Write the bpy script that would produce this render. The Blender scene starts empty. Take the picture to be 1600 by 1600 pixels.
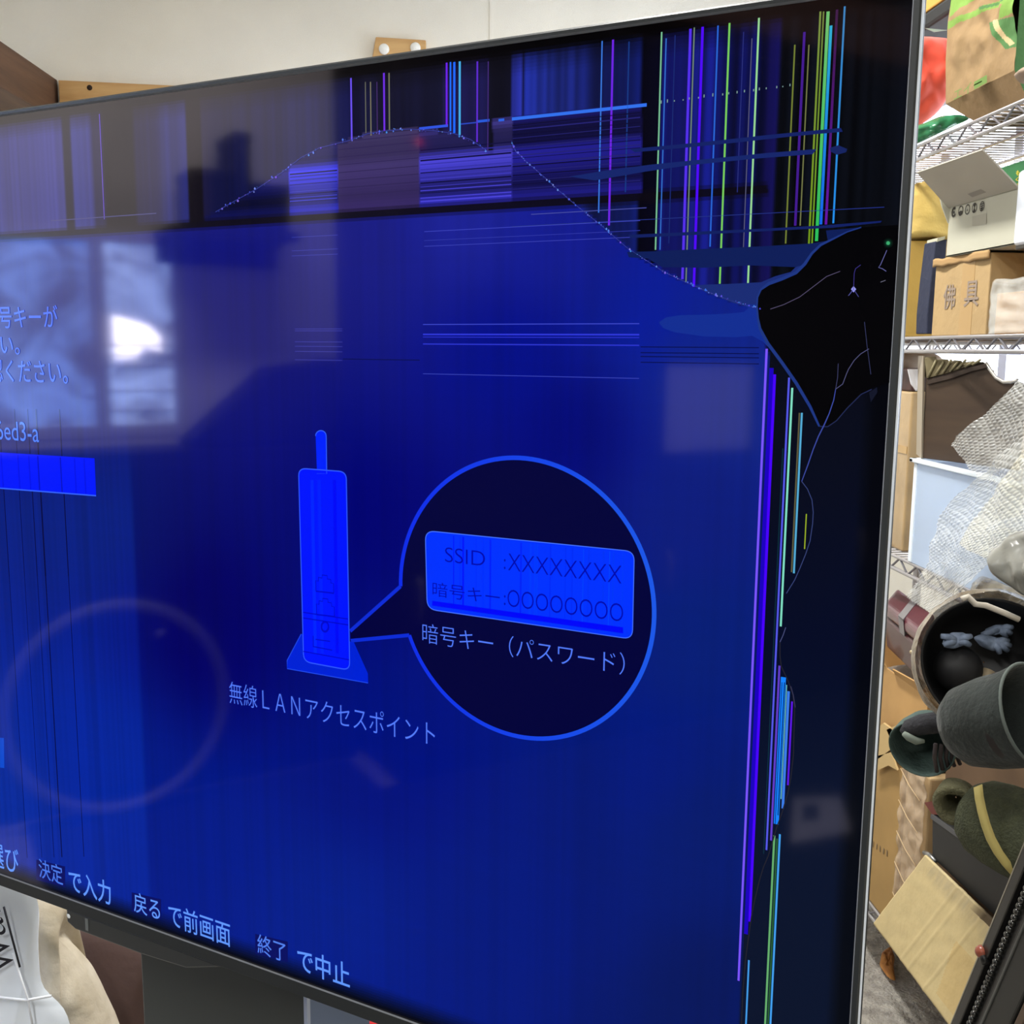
import bpy, bmesh, math, random
import numpy as np
from mathutils import Vector, Matrix, noise
random.seed(7); RNG = np.random.default_rng(7)
SC = bpy.context.scene
COL = SC.collection

# ---------------------------------------------------------------- camera
F, PITCH, ROLL, YAW, EYE = 1659.97, math.radians(8.6566), math.radians(-0.52332), math.radians(3.4529), 1.32
def _rot():
    cp, sp, cr, sr, c, s = math.cos(PITCH), math.sin(PITCH), math.cos(ROLL), math.sin(ROLL), math.cos(YAW), math.sin(YAW)
    return np.array([[c, s, 0], [-s, c, 0], [0, 0, 1.]]) @ np.array([[1, 0, 0], [0, -sp, cp], [0, -cp, -sp]]) @ np.array([[cr, -sr, 0], [sr, cr, 0], [0, 0, 1.]])
R = _rot()
O = np.array([0, 0, EYE])
cam = bpy.data.cameras.new('camera'); camo = bpy.data.objects.new('camera', cam); COL.objects.link(camo)
cam.sensor_width = 36.0; cam.lens = F / 1600 * 36; cam.clip_start = 0.02
_m = R @ np.diag([1., -1., -1.])
camo.matrix_world = Matrix([[*_m[0], 0], [*_m[1], 0], [*_m[2], EYE], [0, 0, 0, 1]])
SC.camera = camo

# ---------------------------------------------------------------- world, exposure, added room lights
world = bpy.data.worlds.new('world'); SC.world = world; world.use_nodes = True
world.node_tree.nodes['Background'].inputs[0].default_value = (0.75, 0.86, 1.0, 1)
world.node_tree.nodes['Background'].inputs[1].default_value = 1.0
SC.view_settings.view_transform = 'Standard'; SC.view_settings.look = 'None'
SC.view_settings.exposure = 0.0; SC.view_settings.gamma = 1.0
SC.cycles.max_bounces = 8
WIN_RIGHT, WIN_LEFT, WIN_LEFT_DIM, CEIL_W = 6.0, 30.0, 8.5, 46.0
def area(name, loc, rot, sx, sy, power, color):
    l = bpy.data.lights.new(name, 'AREA'); l.shape = 'RECTANGLE'; l.size = sx; l.size_y = sy; l.energy = power; l.color = color
    o = bpy.data.objects.new(name, l); o.location = loc; o.rotation_euler = rot; COL.objects.link(o); return o
LAMPS = [(-1.75, 0.55), (-0.55, -0.75), (0.15, 1.95)]
for _x, _y in LAMPS:
    area('fluorescent_light', (_x, _y, 2.60), (0, 0, 0), 0.16, 1.15, CEIL_W, (1.0, 0.985, 0.95))  # unseen ceiling lamps added to brighten the walls and the rack

# ---------------------------------------------------------------- picture helpers: where a line of sight meets a plane of the room
def ray(px, py): return R @ np.array([(px - 800) / F, (py - 800) / F, 1.])
def P(px, py, x=None, y=None, z=None, d=None):
    r = ray(px, py)
    t = x / r[0] if x is not None else y / r[1] if y is not None else (z - EYE) / r[2] if z is not None else d
    return O + r * t
# the television's plane
S = 0.68; PSI = math.radians(27.97948) + YAW
E_U = np.array([math.cos(PSI), -math.sin(PSI), 0]); N_W = np.array([math.sin(PSI), math.cos(PSI), 0]); Z = np.array([0, 0, 1.])
def T(u, v, w=0.0): return O + E_U * u + N_W * (S + w) + Z * v     # metres along the screen, up, and back from its glass
def UV(px, py, w=0.0):
    r = ray(px, py); p = r * ((S + w) / (r @ N_W)); return p @ E_U, p[2]
C_MIR = O + N_W * 2 * S
def M(px, py, x=None, z=None):                                      # where the screen's reflection shows a wall or the floor
    r = ray(px, py); r = r - 2 * (r @ N_W) * N_W
    t = (x - C_MIR[0]) / r[0] if x is not None else (z - C_MIR[2]) / r[2]
    return C_MIR + r * t

def lin(c):
    c = np.asarray(c, float) / 255.0
    return np.where(c <= 0.04045, c / 12.92, ((c + 0.055) / 1.055) ** 2.4)
def hexl(c): return (*lin(c), 1.0)

# ---------------------------------------------------------------- materials
def mat(name, color, rough=0.6, metal=0.0, spec=0.5, var=0.0, vscale=8.0, bump=0.0, bscale=60.0, stretch=(1, 1, 1), color2=None, alpha=1.0,
        trans=0.0, emit=None, estr=0.0, coat=0.0, sss=0.0, sheen=0.0, ior=1.45):
    m = bpy.data.materials.new(name); m.use_nodes = True; nt = m.node_tree; b = nt.nodes['Principled BSDF']
    b.inputs['Base Color'].default_value = hexl(color); b.inputs['Roughness'].default_value = rough; b.inputs['Metallic'].default_value = metal
    b.inputs['Specular IOR Level'].default_value = spec; b.inputs['Alpha'].default_value = alpha; b.inputs['Transmission Weight'].default_value = trans
    b.inputs['Coat Weight'].default_value = coat; b.inputs['IOR'].default_value = ior; b.inputs['Sheen Weight'].default_value = sheen
    if emit is not None:
        b.inputs['Emission Color'].default_value = hexl(emit); b.inputs['Emission Strength'].default_value = estr
    if var or color2 is not None or bump:
        tc = nt.nodes.new('ShaderNodeTexCoord'); mp = nt.nodes.new('ShaderNodeMapping'); mp.inputs['Scale'].default_value = stretch
        nt.links.new(tc.outputs['Object'], mp.inputs['Vector'])
    if var or color2 is not None:
        n = nt.nodes.new('ShaderNodeTexNoise'); n.inputs['Scale'].default_value = vscale; n.inputs['Detail'].default_value = 5
        nt.links.new(mp.outputs['Vector'], n.inputs['Vector'])
        rp = nt.nodes.new('ShaderNodeValToRGB'); c = np.array(color, float)
        c0 = c * (1 - var); c1 = np.minimum(c * (1 + var), 255) if color2 is None else np.array(color2, float)
        rp.color_ramp.elements[0].color = hexl(c0); rp.color_ramp.elements[1].color = hexl(c1)
        rp.color_ramp.elements[0].position = 0.3; rp.color_ramp.elements[1].position = 0.7
        nt.links.new(n.outputs['Fac'], rp.inputs['Fac']); nt.links.new(rp.outputs['Color'], b.inputs['Base Color'])
    if bump:
        n2 = nt.nodes.new('ShaderNodeTexNoise'); n2.inputs['Scale'].default_value = bscale; n2.inputs['Detail'].default_value = 4
        nt.links.new(mp.outputs['Vector'], n2.inputs['Vector'])
        bp = nt.nodes.new('ShaderNodeBump'); bp.inputs['Strength'].default_value = bump; bp.inputs['Distance'].default_value = 0.01
        nt.links.new(n2.outputs['Fac'], bp.inputs['Height']); nt.links.new(bp.outputs['Normal'], b.inputs['Normal'])
    return m
def attr_mat(name, rough=0.6, spec=0.5, bump=0.0, bscale=60.0, coat=0.0):          # printed surfaces: colour stored per corner
    m = mat(name, (128, 128, 128), rough, spec=spec, bump=bump, bscale=bscale, coat=coat); nt = m.node_tree
    a = nt.nodes.new('ShaderNodeVertexColor'); a.layer_name = 'Col'
    nt.links.new(a.outputs['Color'], nt.nodes['Principled BSDF'].inputs['Base Color']); return m
MT = {}
def X(key, *a, **k):
    if key not in MT: MT[key] = mat(key, *a, **k)
    return MT[key]

# ---------------------------------------------------------------- mesh builder
class MB:
    def __init__(s): s.v = []; s.f = []; s.c = []; s.m = []; s.sm = []
    def add(s, verts, faces, col=None, mi=0, smooth=False):
        b = len(s.v); s.v.extend([tuple(map(float, p)) for p in verts])
        for i, f in enumerate(faces):
            s.f.append([b + k for k in f]); s.m.append(mi); s.sm.append(smooth)
            s.c.append(None if col is None else (col[i] if isinstance(col, list) else col))
        return s
    def hexa(s, p, col=None, mi=0):                      # eight corners: bottom four, then top four
        return s.add(p, [(3, 2, 1, 0), (4, 5, 6, 7), (0, 1, 5, 4), (1, 2, 6, 5), (2, 3, 7, 6), (3, 0, 4, 7)], col, mi)
    def box(s, lo, hi, mi=0):
        a, b = lo, hi
        return s.hexa([(a[0], a[1], a[2]), (b[0], a[1], a[2]), (b[0], b[1], a[2]), (a[0], b[1], a[2]), (a[0], a[1], b[2]), (b[0], a[1], b[2]), (b[0], b[1], b[2]), (a[0], b[1], b[2])], mi=mi)
    def obox(s, o, a, b, c, mi=0):                        # origin corner and three edge vectors
        o, a, b, c = map(np.asarray, (o, a, b, c))
        return s.hexa([o, o + a, o + a + b, o + b, o + c, o + a + c, o + a + b + c, o + b + c], mi=mi)
    def prism(s, poly, ext, mi=0):
        n = len(poly); poly = [np.asarray(p, float) for p in poly]; e = np.asarray(ext, float)
        return s.add(poly + [p + e for p in poly], [tuple(range(n - 1, -1, -1)), tuple(range(n, 2 * n))] + [(i, (i + 1) % n, n + (i + 1) % n, n + i) for i in range(n)], mi=mi)
    def tube(s, path, r, seg=8, closed=False, mi=0, cap=True):
        path = [np.asarray(p, float) for p in path]; n = len(path); vs = []; rr = r if hasattr(r, '__len__') else [r] * n
        up = None
        for i in range(n):
            a, b = (path[(i - 1) % n], path[(i + 1) % n]) if closed else (path[max(i - 1, 0)], path[min(i + 1, n - 1)])
            t = b - a; t /= (np.linalg.norm(t) + 1e-12)
            if up is None: up = np.array([0, 0, 1.]) if abs(t[2]) < 0.9 else np.array([1., 0, 0])
            q = np.cross(t, up); q /= (np.linalg.norm(q) + 1e-12); up = np.cross(q, t)
            for k in range(seg):
                an = 2 * math.pi * k / seg; vs.append(path[i] + rr[i] * (math.cos(an) * q + math.sin(an) * up))
        fs = []
        for i in range(n if closed else n - 1):
            j = (i + 1) % n
            for k in range(seg): fs.append((i * seg + k, i * seg + (k + 1) % seg, j * seg + (k + 1) % seg, j * seg + k))
        if cap and not closed: fs += [tuple(range(seg - 1, -1, -1)), tuple(range((n - 1) * seg, n * seg))]
        return s.add(vs, fs, mi=mi, smooth=True)
    def grid(s, fn, nu, nv, colf=None, mi=0, smooth=True, wrap=False):
        vs = [fn(i / nu, j / nv) for j in range(nv + 1) for i in range(nu + 1)]; fs = []; cs = []
        for j in range(nv):
            for i in range(nu):
                a = j * (nu + 1) + i; fs.append((a, a + 1, a + nu + 2, a + nu + 1))
                if colf: cs.append(colf((i + .5) / nu, (j + .5) / nv))
        return s.add(vs, fs, cs if colf else None, mi, smooth)
    def lathe(s, o, axis, prof, seg=32, mi=0, wob=0.0, sx=1.0):       # prof: (along axis, radius)
        o = np.asarray(o, float); ax = np.asarray(axis, float); ax /= np.linalg.norm(ax)
        q = np.cross(ax, [0, 0, 1.] if abs(ax[2]) < .9 else [1., 0, 0]); q /= np.linalg.norm(q); p = np.cross(q, ax)
        vs = []
        for h, r in prof:
            for k in range(seg):
                an = 2 * math.pi * k / seg; rr = r * (1 + wob * math.sin(3 * an + 9 * h))
                vs.append(o + ax * h + rr * (math.cos(an) * q * sx + math.sin(an) * p))
        fs = [(i * seg + k, i * seg + (k + 1) % seg, (i + 1) * seg + (k + 1) % seg, (i + 1) * seg + k) for i in range(len(prof) - 1) for k in range(seg)]
        return s.add(vs, fs, mi=mi, smooth=True)
    def ball(s, c, r, n=12, sc=(1, 1, 1), mi=0):
        pr = [(-math.cos(math.pi * i / n) * r * sc[2], max(math.sin(math.pi * i / n), 1e-4) * r) for i in range(n + 1)]
        return s.lathe(c, (0, 0, 1), pr, 2 * n, mi)
    def puff(s, outline, back, thick, rings=12, n=72, wr=0.25, wsc=22.0, flat=0.5, mi=0, seed=0.0):   # a stuffed or folded soft thing: outline, direction away from its front, thickness
        pts = [np.asarray(p, float) for p in outline]; L = len(pts); dense = []
        seg = [np.linalg.norm(pts[(i + 1) % L] - pts[i]) for i in range(L)]; tot = sum(seg)
        for k in range(n):
            d = tot * k / n; i = 0
            while d > seg[i]: d -= seg[i]; i += 1
            dense.append(pts[i] + (pts[(i + 1) % L] - pts[i]) * d / seg[i])
        for _ in range(2): dense = [(dense[k - 1] + 2 * dense[k] + dense[(k + 1) % n]) / 4 for k in range(n)]
        dense = [np.array([p[0], p[1], max(p[2], .004)]) for p in dense]
        c = sum(dense) / n; b = np.asarray(back, float); b /= np.linalg.norm(b)
        vs = []
        for side in (-1, 1):
            for j in range(rings + 1):
                t = 1 - j / rings; h = thick * (1 - t ** 2.6) ** flat
                for k in range(n):
                    p = c + (dense[k] - c) * t
                    w = noise.noise(Vector(p * wsc) + Vector((seed, 0, 0))) + .5 * noise.noise(Vector(p * wsc * 2.3) + Vector((0, seed, 0)))
                    vs.append(p + b * side * (h * (1 + wr * w * (1 if side < 0 else .3))))
        fs = []; q = (rings + 1) * n
        for sd in (0, 1):
            for j in range(rings):
                for k in range(n):
                    a, bb, cc, d = sd * q + j * n + k, sd * q + j * n + (k + 1) % n, sd * q + (j + 1) * n + (k + 1) % n, sd * q + (j + 1) * n + k
                    fs.append((a, bb, cc, d) if sd == 0 else (d, cc, bb, a))
        return s.add(vs, fs, mi=mi, smooth=True)
    def text(s, body, o, ex, ey, w, h, lift=(0, 0, 0), off=0.0, col=None, mi=0, box=None):
        v2, fs = text_shape(body, off)
        o = np.asarray(o, float); ex = np.asarray(ex, float); ey = np.asarray(ey, float)
        return s.add([o + ex * (x * w) + ey * (y * h) + np.asarray(lift) for x, y in v2], fs, col, mi)
    def build(s, name, m, parent=None, bevel=0.0, seg=2, solid=0.0, weld=False, origin=None):
        if parent is not None: org = ORG[parent.name]
        else:
            a = np.array(s.v); org = np.array([(a[:, 0].min() + a[:, 0].max()) / 2, (a[:, 1].min() + a[:, 1].max()) / 2, a[:, 2].min()]) if origin is None else np.asarray(origin, float)
        me = bpy.data.meshes.new(name); me.from_pydata([tuple(np.asarray(p) - org) for p in s.v], [], s.f)
        ms = m if isinstance(m, (list, tuple)) else [m]
        for k in ms: me.materials.append(k)
        me.polygons.foreach_set('material_index', s.m); me.polygons.foreach_set('use_smooth', s.sm)
        if any(c is not None for c in s.c):
            at = me.color_attributes.new('Col', 'FLOAT_COLOR', 'CORNER'); buf = np.ones((len(me.loops), 4), np.float32); k = 0
            for f, c in zip(s.f, s.c):
                if c is not None: buf[k:k + len(f), :3] = c
                k += len(f)
            at.data.foreach_set('color', buf.ravel())
        me.update(); o = bpy.data.objects.new(name, me); COL.objects.link(o); ORG[o.name] = org
        if parent is not None: o.parent = parent
        else: o.location = org
        if solid:
            md = o.modifiers.new('solid', 'SOLIDIFY'); md.thickness = solid; md.offset = 0
        if bevel:
            md = o.modifiers.new('bevel', 'BEVEL'); md.width = bevel; md.segments = seg; md.limit_method = 'ANGLE'; md.angle_limit = math.radians(35)
        return o
ORG = {}
_tc = {}
def text_shape(body, off=0.0):
    if (body, off) in _tc: return _tc[(body, off)]
    cu = bpy.data.curves.new('lettering', 'FONT'); cu.body = body; cu.offset = off; cu.resolution_u = 4
    o = bpy.data.objects.new('lettering', cu); COL.objects.link(o)
    dg = bpy.context.evaluated_depsgraph_get(); me = bpy.data.meshes.new_from_object(o.evaluated_get(dg))
    a = np.array([v.co[:2] for v in me.vertices]); fs = [tuple(p.vertices) for p in me.polygons]
    a = (a - a.min(0)) / (a.max(0) - a.min(0)); bpy.data.objects.remove(o); bpy.data.curves.remove(cu); bpy.data.meshes.remove(me)
    _tc[(body, off)] = (a, fs); return a, fs
def thing(name, label, cat, loc, group=None):
    o = bpy.data.objects.new(name, None); o.empty_display_size = 0.1; COL.objects.link(o); o.location = tuple(loc); ORG[o.name] = np.asarray(loc, float)
    o['label'] = label; o['category'] = cat
    if group: o['group'] = group
    return o
def tag(o, label, cat=None, group=None, kind=None):
    o['label'] = label
    if cat: o['category'] = cat
    if group: o['group'] = group
    if kind: o['kind'] = kind
    return o
def struct(o): o['kind'] = 'structure'; return o
def V(*a): return np.array(a, float)
# ================================================================ the room
XL, XR, YF, YB, ZC = -2.6, 1.5, -3.0, 3.9, 2.75
M_WALL = mat('woven wallpaper', (240, 236, 225), 0.85, var=0.02, vscale=3, bump=0.25, bscale=420)
M_CEIL = mat('ceiling board', (228, 226, 220), 0.9, var=0.02, vscale=2)
M_FLOOR = mat('grey carpet', (196, 190, 180), 0.95, color2=(150, 144, 136), vscale=45, bump=0.9, bscale=160)
M_WFRAME = mat('window aluminium', (176, 178, 196), 0.45, metal=0.3); M_WFRAME2 = mat('window white', (240, 238, 232), 0.6)
def pane_mat(name, col, st, var=0.0):
    m = mat(name, (240, 240, 240), 0.3, emit=col, estr=st); nt = m.node_tree
    if var:
        tc = nt.nodes.new('ShaderNodeTexCoord'); n = nt.nodes.new('ShaderNodeTexNoise'); n.inputs['Scale'].default_value = 7; n.inputs['Detail'].default_value = 6; n.inputs['Distortion'].default_value = 1.5
        r = nt.nodes.new('ShaderNodeMapRange'); r.inputs[1].default_value = .35; r.inputs[2].default_value = .68; r.inputs[3].default_value = st * (1 - var); r.inputs[4].default_value = st * 1.3
        nt.links.new(tc.outputs['Object'], n.inputs['Vector']); nt.links.new(n.outputs['Fac'], r.inputs[0]); nt.links.new(r.outputs[0], nt.nodes['Principled BSDF'].inputs['Emission Strength'])
    return m
struct(MB().box((XL - .1, YF - .1, -.1), (XR + .1, YB + .1, 0)).build('floor', M_FLOOR))
struct(MB().box((XL - .1, YF - .1, ZC), (XR + .1, YB + .1, ZC + .1)).build('ceiling', M_CEIL))
struct(MB().box((XL - .1, YB, 0), (XR + .1, YB + .1, ZC)).build('wall_back', M_WALL))
struct(MB().box((XL - .1, YF - .1, 0), (XR + .1, YF, ZC)).build('wall_front', M_WALL))
def wall_with_hole(name, x0, x1, ya, yb, za, zb):
    b = MB(); b.box((x0, YF, 0), (x1, ya, ZC)); b.box((x0, yb, 0), (x1, YB, ZC)); b.box((x0, ya, 0), (x1, yb, za)); b.box((x0, ya, zb), (x1, yb, ZC)); return struct(b.build(name, M_WALL))
W1 = (1.45, 3.75, 1.10, 2.10)
wall_with_hole('wall_right', XR, XR + .1, *W1)
W2 = (M(264, 520, x=XL - .04)[1] - .035, 1.55, M(215, 662, x=XL - .04)[2] - .035, M(215, 384, x=XL - .04)[2] + .035)
W2M = M(152, 520, x=XL - .04)[1]
wall_with_hole('wall_left', XL - .1, XL, *W2)
# seam between two lengths of wallpaper on the back wall
sx = P(767, 0, y=YB)[0]
struct(MB().box((sx - .004, YB - .003, 0), (sx + .004, YB, ZC)).build('trim_1', mat('seam strip', (236, 231, 220), 0.7)))
def window(name, x, side, ya, yb, za, zb, mulls, mats, fm=None):
    b = MB(); t = .035; xo = (x, x + .06) if side > 0 else (x - .06, x)
    if side < 0: xo = (x - .06, x + .004)
    b.box((xo[0], ya, za), (xo[1], yb, za + t)); b.box((xo[0], ya, zb - t), (xo[1], yb, zb))
    b.box((xo[0], ya, za + t), (xo[1], ya + t, zb - t)); b.box((xo[0], yb - t, za + t), (xo[1], yb, zb - t))
    for y in mulls: b.box((xo[0], y - t * .6, za + t), (xo[1], y + t * .6, zb - t))
    w = struct(b.build(name, fm or M_WFRAME))
    ys = [ya + t] + list(mulls) + [yb - t]; xg = x + .04 if side > 0 else x - .012
    for i in range(len(ys) - 1):
        MB().box((xg, ys[i], za + t), (xg + .006, ys[i + 1], zb - t)).build('pane', mats[i % len(mats)], w)
    return w
window('window_1', XR, 1, *W1, [2.83], [pane_mat('frosted daylight', (225, 238, 255), WIN_RIGHT)])
w2 = window('window_2', XL, -1, *W2, [W2M], [pane_mat('patterned daylight', (170, 205, 255), WIN_LEFT_DIM, .9), pane_mat('patterned blue daylight', (120, 170, 255), WIN_LEFT_DIM * .8, .95)], M_WFRAME2)
# one clear slat of the near light, where the sky shows unfrosted
_a, _c = M(252, 560, x=XL - .004), M(176, 492, x=XL - .004)
b = MB(); _n = 9
b.add([(XL - .004, _a[1], _a[2] + .02), (XL - .004, _a[1] + .05, _a[2] + .034), (XL - .004, _a[1] + .07, _a[2]), (XL - .004, _c[1], _a[2] - .004), (XL - .004, _c[1], _c[2]), (XL - .004, _a[1] + .06, _c[2] - .02), (XL - .004, _a[1] + .03, _c[2] - .03), (XL - .004, _a[1], _c[2] - .062)], [(0, 1, 2, 3, 4, 5, 6, 7)])
b.build('clear_pane', pane_mat('clear daylight', (250, 252, 255), WIN_LEFT), w2)
for _k in (540, 556, 572, 610, 640):
    _p = M(258, _k, x=XL - .02); MB().box((XL - .010, W2[0] + .03, _p[2] - .003), (XL + .002, W2M - .02, _p[2] + .003)).build('glazing_bar', M_WFRAME2, w2)
# unseen dark rug added over the carpet to darken the screen's reflection
RUGY = M(528, 700, x=-2.595)[1] + .06
rug = MB(); rug.box((-2.117, -2.6, .001), (-.3, RUGY, .009)); rug.box((-2.375, RUGY, .001), (-.3, .5, .009)); rug.box((-2.375, .5, .001), (-.97, .9, .009))
tag(rug.build('dark_rug', mat('charcoal rug', (34, 32, 34), .95, var=.15, vscale=40, bump=.4, bscale=200)), 'dark charcoal rug on the carpet beside the wardrobe', 'rug')
# unseen battens added under the ceiling (the light itself is set at the top)
for i, (lx, ly) in enumerate(LAMPS):
    t = thing('ceiling_light', ['white fluorescent batten on the ceiling nearest the patterned window', 'white fluorescent batten on the ceiling far behind the viewer',
                                'white fluorescent batten on the ceiling above the wire rack'][i], 'lamp', (lx, ly, 2.61), 'fluorescent battens on the ceiling')
    MB().box((lx - .09, ly - .62, 2.69), (lx + .09, ly + .62, 2.75)).build('housing', X('lamp white', (235, 235, 232), 0.5), t, bevel=.006)
    for dx in (-.045, .045):
        MB().tube([(lx + dx, ly - .58, 2.655), (lx + dx, ly + .58, 2.655)], .016, 12).build('tube', X('lamp tube', (250, 250, 245), 0.4, emit=(255, 248, 235), estr=6), t)
        for e in (-.6, .6): MB().box((lx + dx - .012, ly + e - .02, 2.635), (lx + dx + .012, ly + e + .02, 2.70)).build('socket', X('lamp white'), t)
# ================================================================ the broken television
# --- the picture on its panel: a fine colour lattice for the glow of the damaged crystal and some reflected haze, sharp graphics laid over it
G_R, G_T, G_B = -0.1520 * S, 0.3067 * S, -0.8150 * S            # edges of the glass
U0, V0 = G_R - 1.985 * S, G_B
def ulin(x, y): return UV(x, y)[0]
class Screen:
    def __init__(s): s.v = []; s.f = []; s.c = []
    def add(s, uv, faces, col, layer):
        b = len(s.v); w = -0.00012 * layer
        s.v.extend([(u, v, w) for u, v in uv]); c = lin(col) if not callable(col) else None
        for f in faces:
            s.f.append([b + k for k in f]); s.c.append(c if c is not None else lin(col(np.mean([uv[k] for k in f], 0))))
    def poly(s, px, col, layer):                                    # outline in the photograph's frame, laid onto the panel
        uv = [UV(*p) for p in px]; bm = bmesh.new(); vs = [bm.verts.new((u, v, 0)) for u, v in uv]; f = bm.faces.new(vs)
        bmesh.ops.triangulate(bm, faces=[f]); bm.verts.index_update(); fs = [tuple(v.index for v in q.verts) for q in bm.faces]; bm.free()
        s.add(uv, fs, col, layer)
    def line(s, px, width, col, layer, closed=False):
        uv = [V(*UV(*p)) for p in px]; sc = []
        for p in px:
            a = V(*UV(p[0] - 5, p[1])); b = V(*UV(p[0] + 5, p[1])); sc.append(np.linalg.norm(b - a) / 10)
        n = len(uv); out = []; ws = width if hasattr(width, '__len__') else [width] * n
        for i in range(n):
            a, b = (uv[(i - 1) % n], uv[(i + 1) % n]) if closed else (uv[max(i - 1, 0)], uv[min(i + 1, n - 1)])
            t = b - a; t /= np.linalg.norm(t) + 1e-12; q = V(-t[1], t[0]); h = ws[i] * sc[i] / 2
            out += [uv[i] + q * h, uv[i] - q * h]
        fs = [(2 * i, 2 * i + 1, 2 * ((i + 1) % n) + 1, 2 * ((i + 1) % n)) for i in range(n if closed else n - 1)]
        s.add(out, fs, col, layer)
    def vline(s, x, y, y0, y1, w, col, layer=1, col2=None):          # a stuck column of pixels: constant u
        u = ulin(x, y); k = abs(UV(x + 5, y)[0] - UV(x - 5, y)[0]) / 10 * w / 2; va, vb = UV(x, y0)[1], UV(x, y1)[1]
        n = 12 if col2 is not None else 1
        for i in range(n):
            t0, t1 = i / n, (i + 1) / n; c = np.array(col, float) if col2 is None else np.array(col, float) * (1 - t0) + np.array(col2, float) * t0
            v0, v1 = va + (vb - va) * t0, va + (vb - va) * t1
            s.add([(u - k, v0), (u + k, v0), (u + k, v1), (u - k, v1)], [(0, 1, 2, 3)], c, layer)
    def hline(s, x0, y0, x1, w, col, layer=1):                        # a stuck row: constant v
        v = UV(x0, y0)[1]; k = abs(UV(x0, y0 + 5)[1] - UV(x0, y0 - 5)[1]) / 10 * w / 2; ua, ub = ulin(x0, y0), ulin(x1, y0)
        s.add([(ua, v - k), (ub, v - k), (ub, v + k), (ua, v + k)], [(0, 1, 2, 3)], col, layer)
    def text(s, body, ll, ur, col, layer, off=-0.004):
        a, fs = text_shape(body, off); u0, v0 = UV(*ll); u1, v1 = UV(*ur)
        s.add([(u0 + (u1 - u0) * x, v0 + (v1 - v0) * y) for x, y in a], fs, col, layer)
scr = Screen()
# projection of panel points into the photograph's frame, for painting in familiar coordinates
def PXof(u, v):
    p = O[None] + E_U[None] * u[:, None] + N_W[None] * S + Z[None] * v[:, None] - O[None]; q = p @ R
    return 800 + F * q[:, 0] / q[:, 2], 800 + F * q[:, 1] / q[:, 2]
NU, NV = 860, 320
us = np.concatenate([np.linspace(U0, UV(-40, 800)[0], 12)[:-1], np.linspace(UV(-40, 800)[0], G_R, NU)])
vs_ = np.linspace(G_B, G_T, NV)
ug, vg = np.meshgrid(us, vs_); ugf, vgf = ug.ravel(), vg.ravel(); xg, yg = PXof(ugf, vgf)
def smooth_noise1(x, seed, octs=((6, 1.), (17, .8), (45, .6), (120, .5))):
    r = np.random.default_rng(seed); out = np.zeros_like(x)
    for fq, am in octs:
        t = x * fq; k = np.floor(t).astype(int); tab = r.random(100003); a, b = tab[k % 100003], tab[(k + 1) % 100003]; out += am * (a + (b - a) * (t - k) - .5)
    return out
un = (ugf - G_R) / S; vn = vgf / S
streak = smooth_noise1(un + 10, 1, ((30, .6), (90, .9), (260, 1.))); hstreak = smooth_noise1(vn + 10, 2, ((30, .5), (80, 1.), (200, .8)))
weave = smooth_noise1(un + 10, 3, ((500, 1.),)) * .5 + smooth_noise1(vn + 10, 4, ((500, 1.),)) * .5
# main blue field, as the panel glows
ctrl = [(0, 420, 22, 30, 112), (100, 800, 5, 22, 112), (150, 1200, 2, 28, 140), (0, 1250, 6, 34, 140), (300, 1330, 0, 26, 138), (350, 1000, 0, 2, 108), (420, 480, 16, 18, 112), (600, 800, 0, 2, 112), (600, 1200, 0, 16, 124),
        (560, 380, 22, 26, 128), (720, 330, 28, 34, 146), (900, 350, 20, 28, 142), (800, 560, 0, 12, 132), (1000, 500, 6, 26, 150), (880, 670, 0, 6, 118), (1080, 800, 12, 28, 122), (1100, 1000, 6, 30, 118),
        (1100, 1300, 4, 26, 108), (1000, 1200, 2, 24, 122), (800, 1450, 2, 24, 124), (500, 1430, 2, 30, 140), (1120, 1560, 4, 22, 92), (1080, 560, 12, 34, 132), (1150, 620, 18, 38, 130)]
ct = np.array(ctrl, float); d2 = ((xg[:, None] - ct[None, :, 0]) ** 2 + (yg[:, None] - ct[None, :, 1]) ** 2) / 1e4 + .35
wt = d2 ** -1.6; colm = (wt[:, :, None] * ct[None, :, 2:]).sum(1) / wt.sum(1)[:, None]
u_step = ulin(213, 900); left = 1 / (1 + np.exp((ugf - u_step) / (0.0012 * S)))
low = np.clip((yg - 650) / 150, 0, 1)
colm += (left * low)[:, None] * V(2, 9, 14)[None] + ((1 - left) * np.exp(-((xg - 300) / 120) ** 2) * np.exp(-((yg - 900) / 250) ** 2))[:, None] * V(0, -6, -16)[None]
colm *= (1 + (.05 + .06 * left * (yg > 600)) * np.clip(streak, -1.2, .4) + .04 * weave)[:, None]
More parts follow.
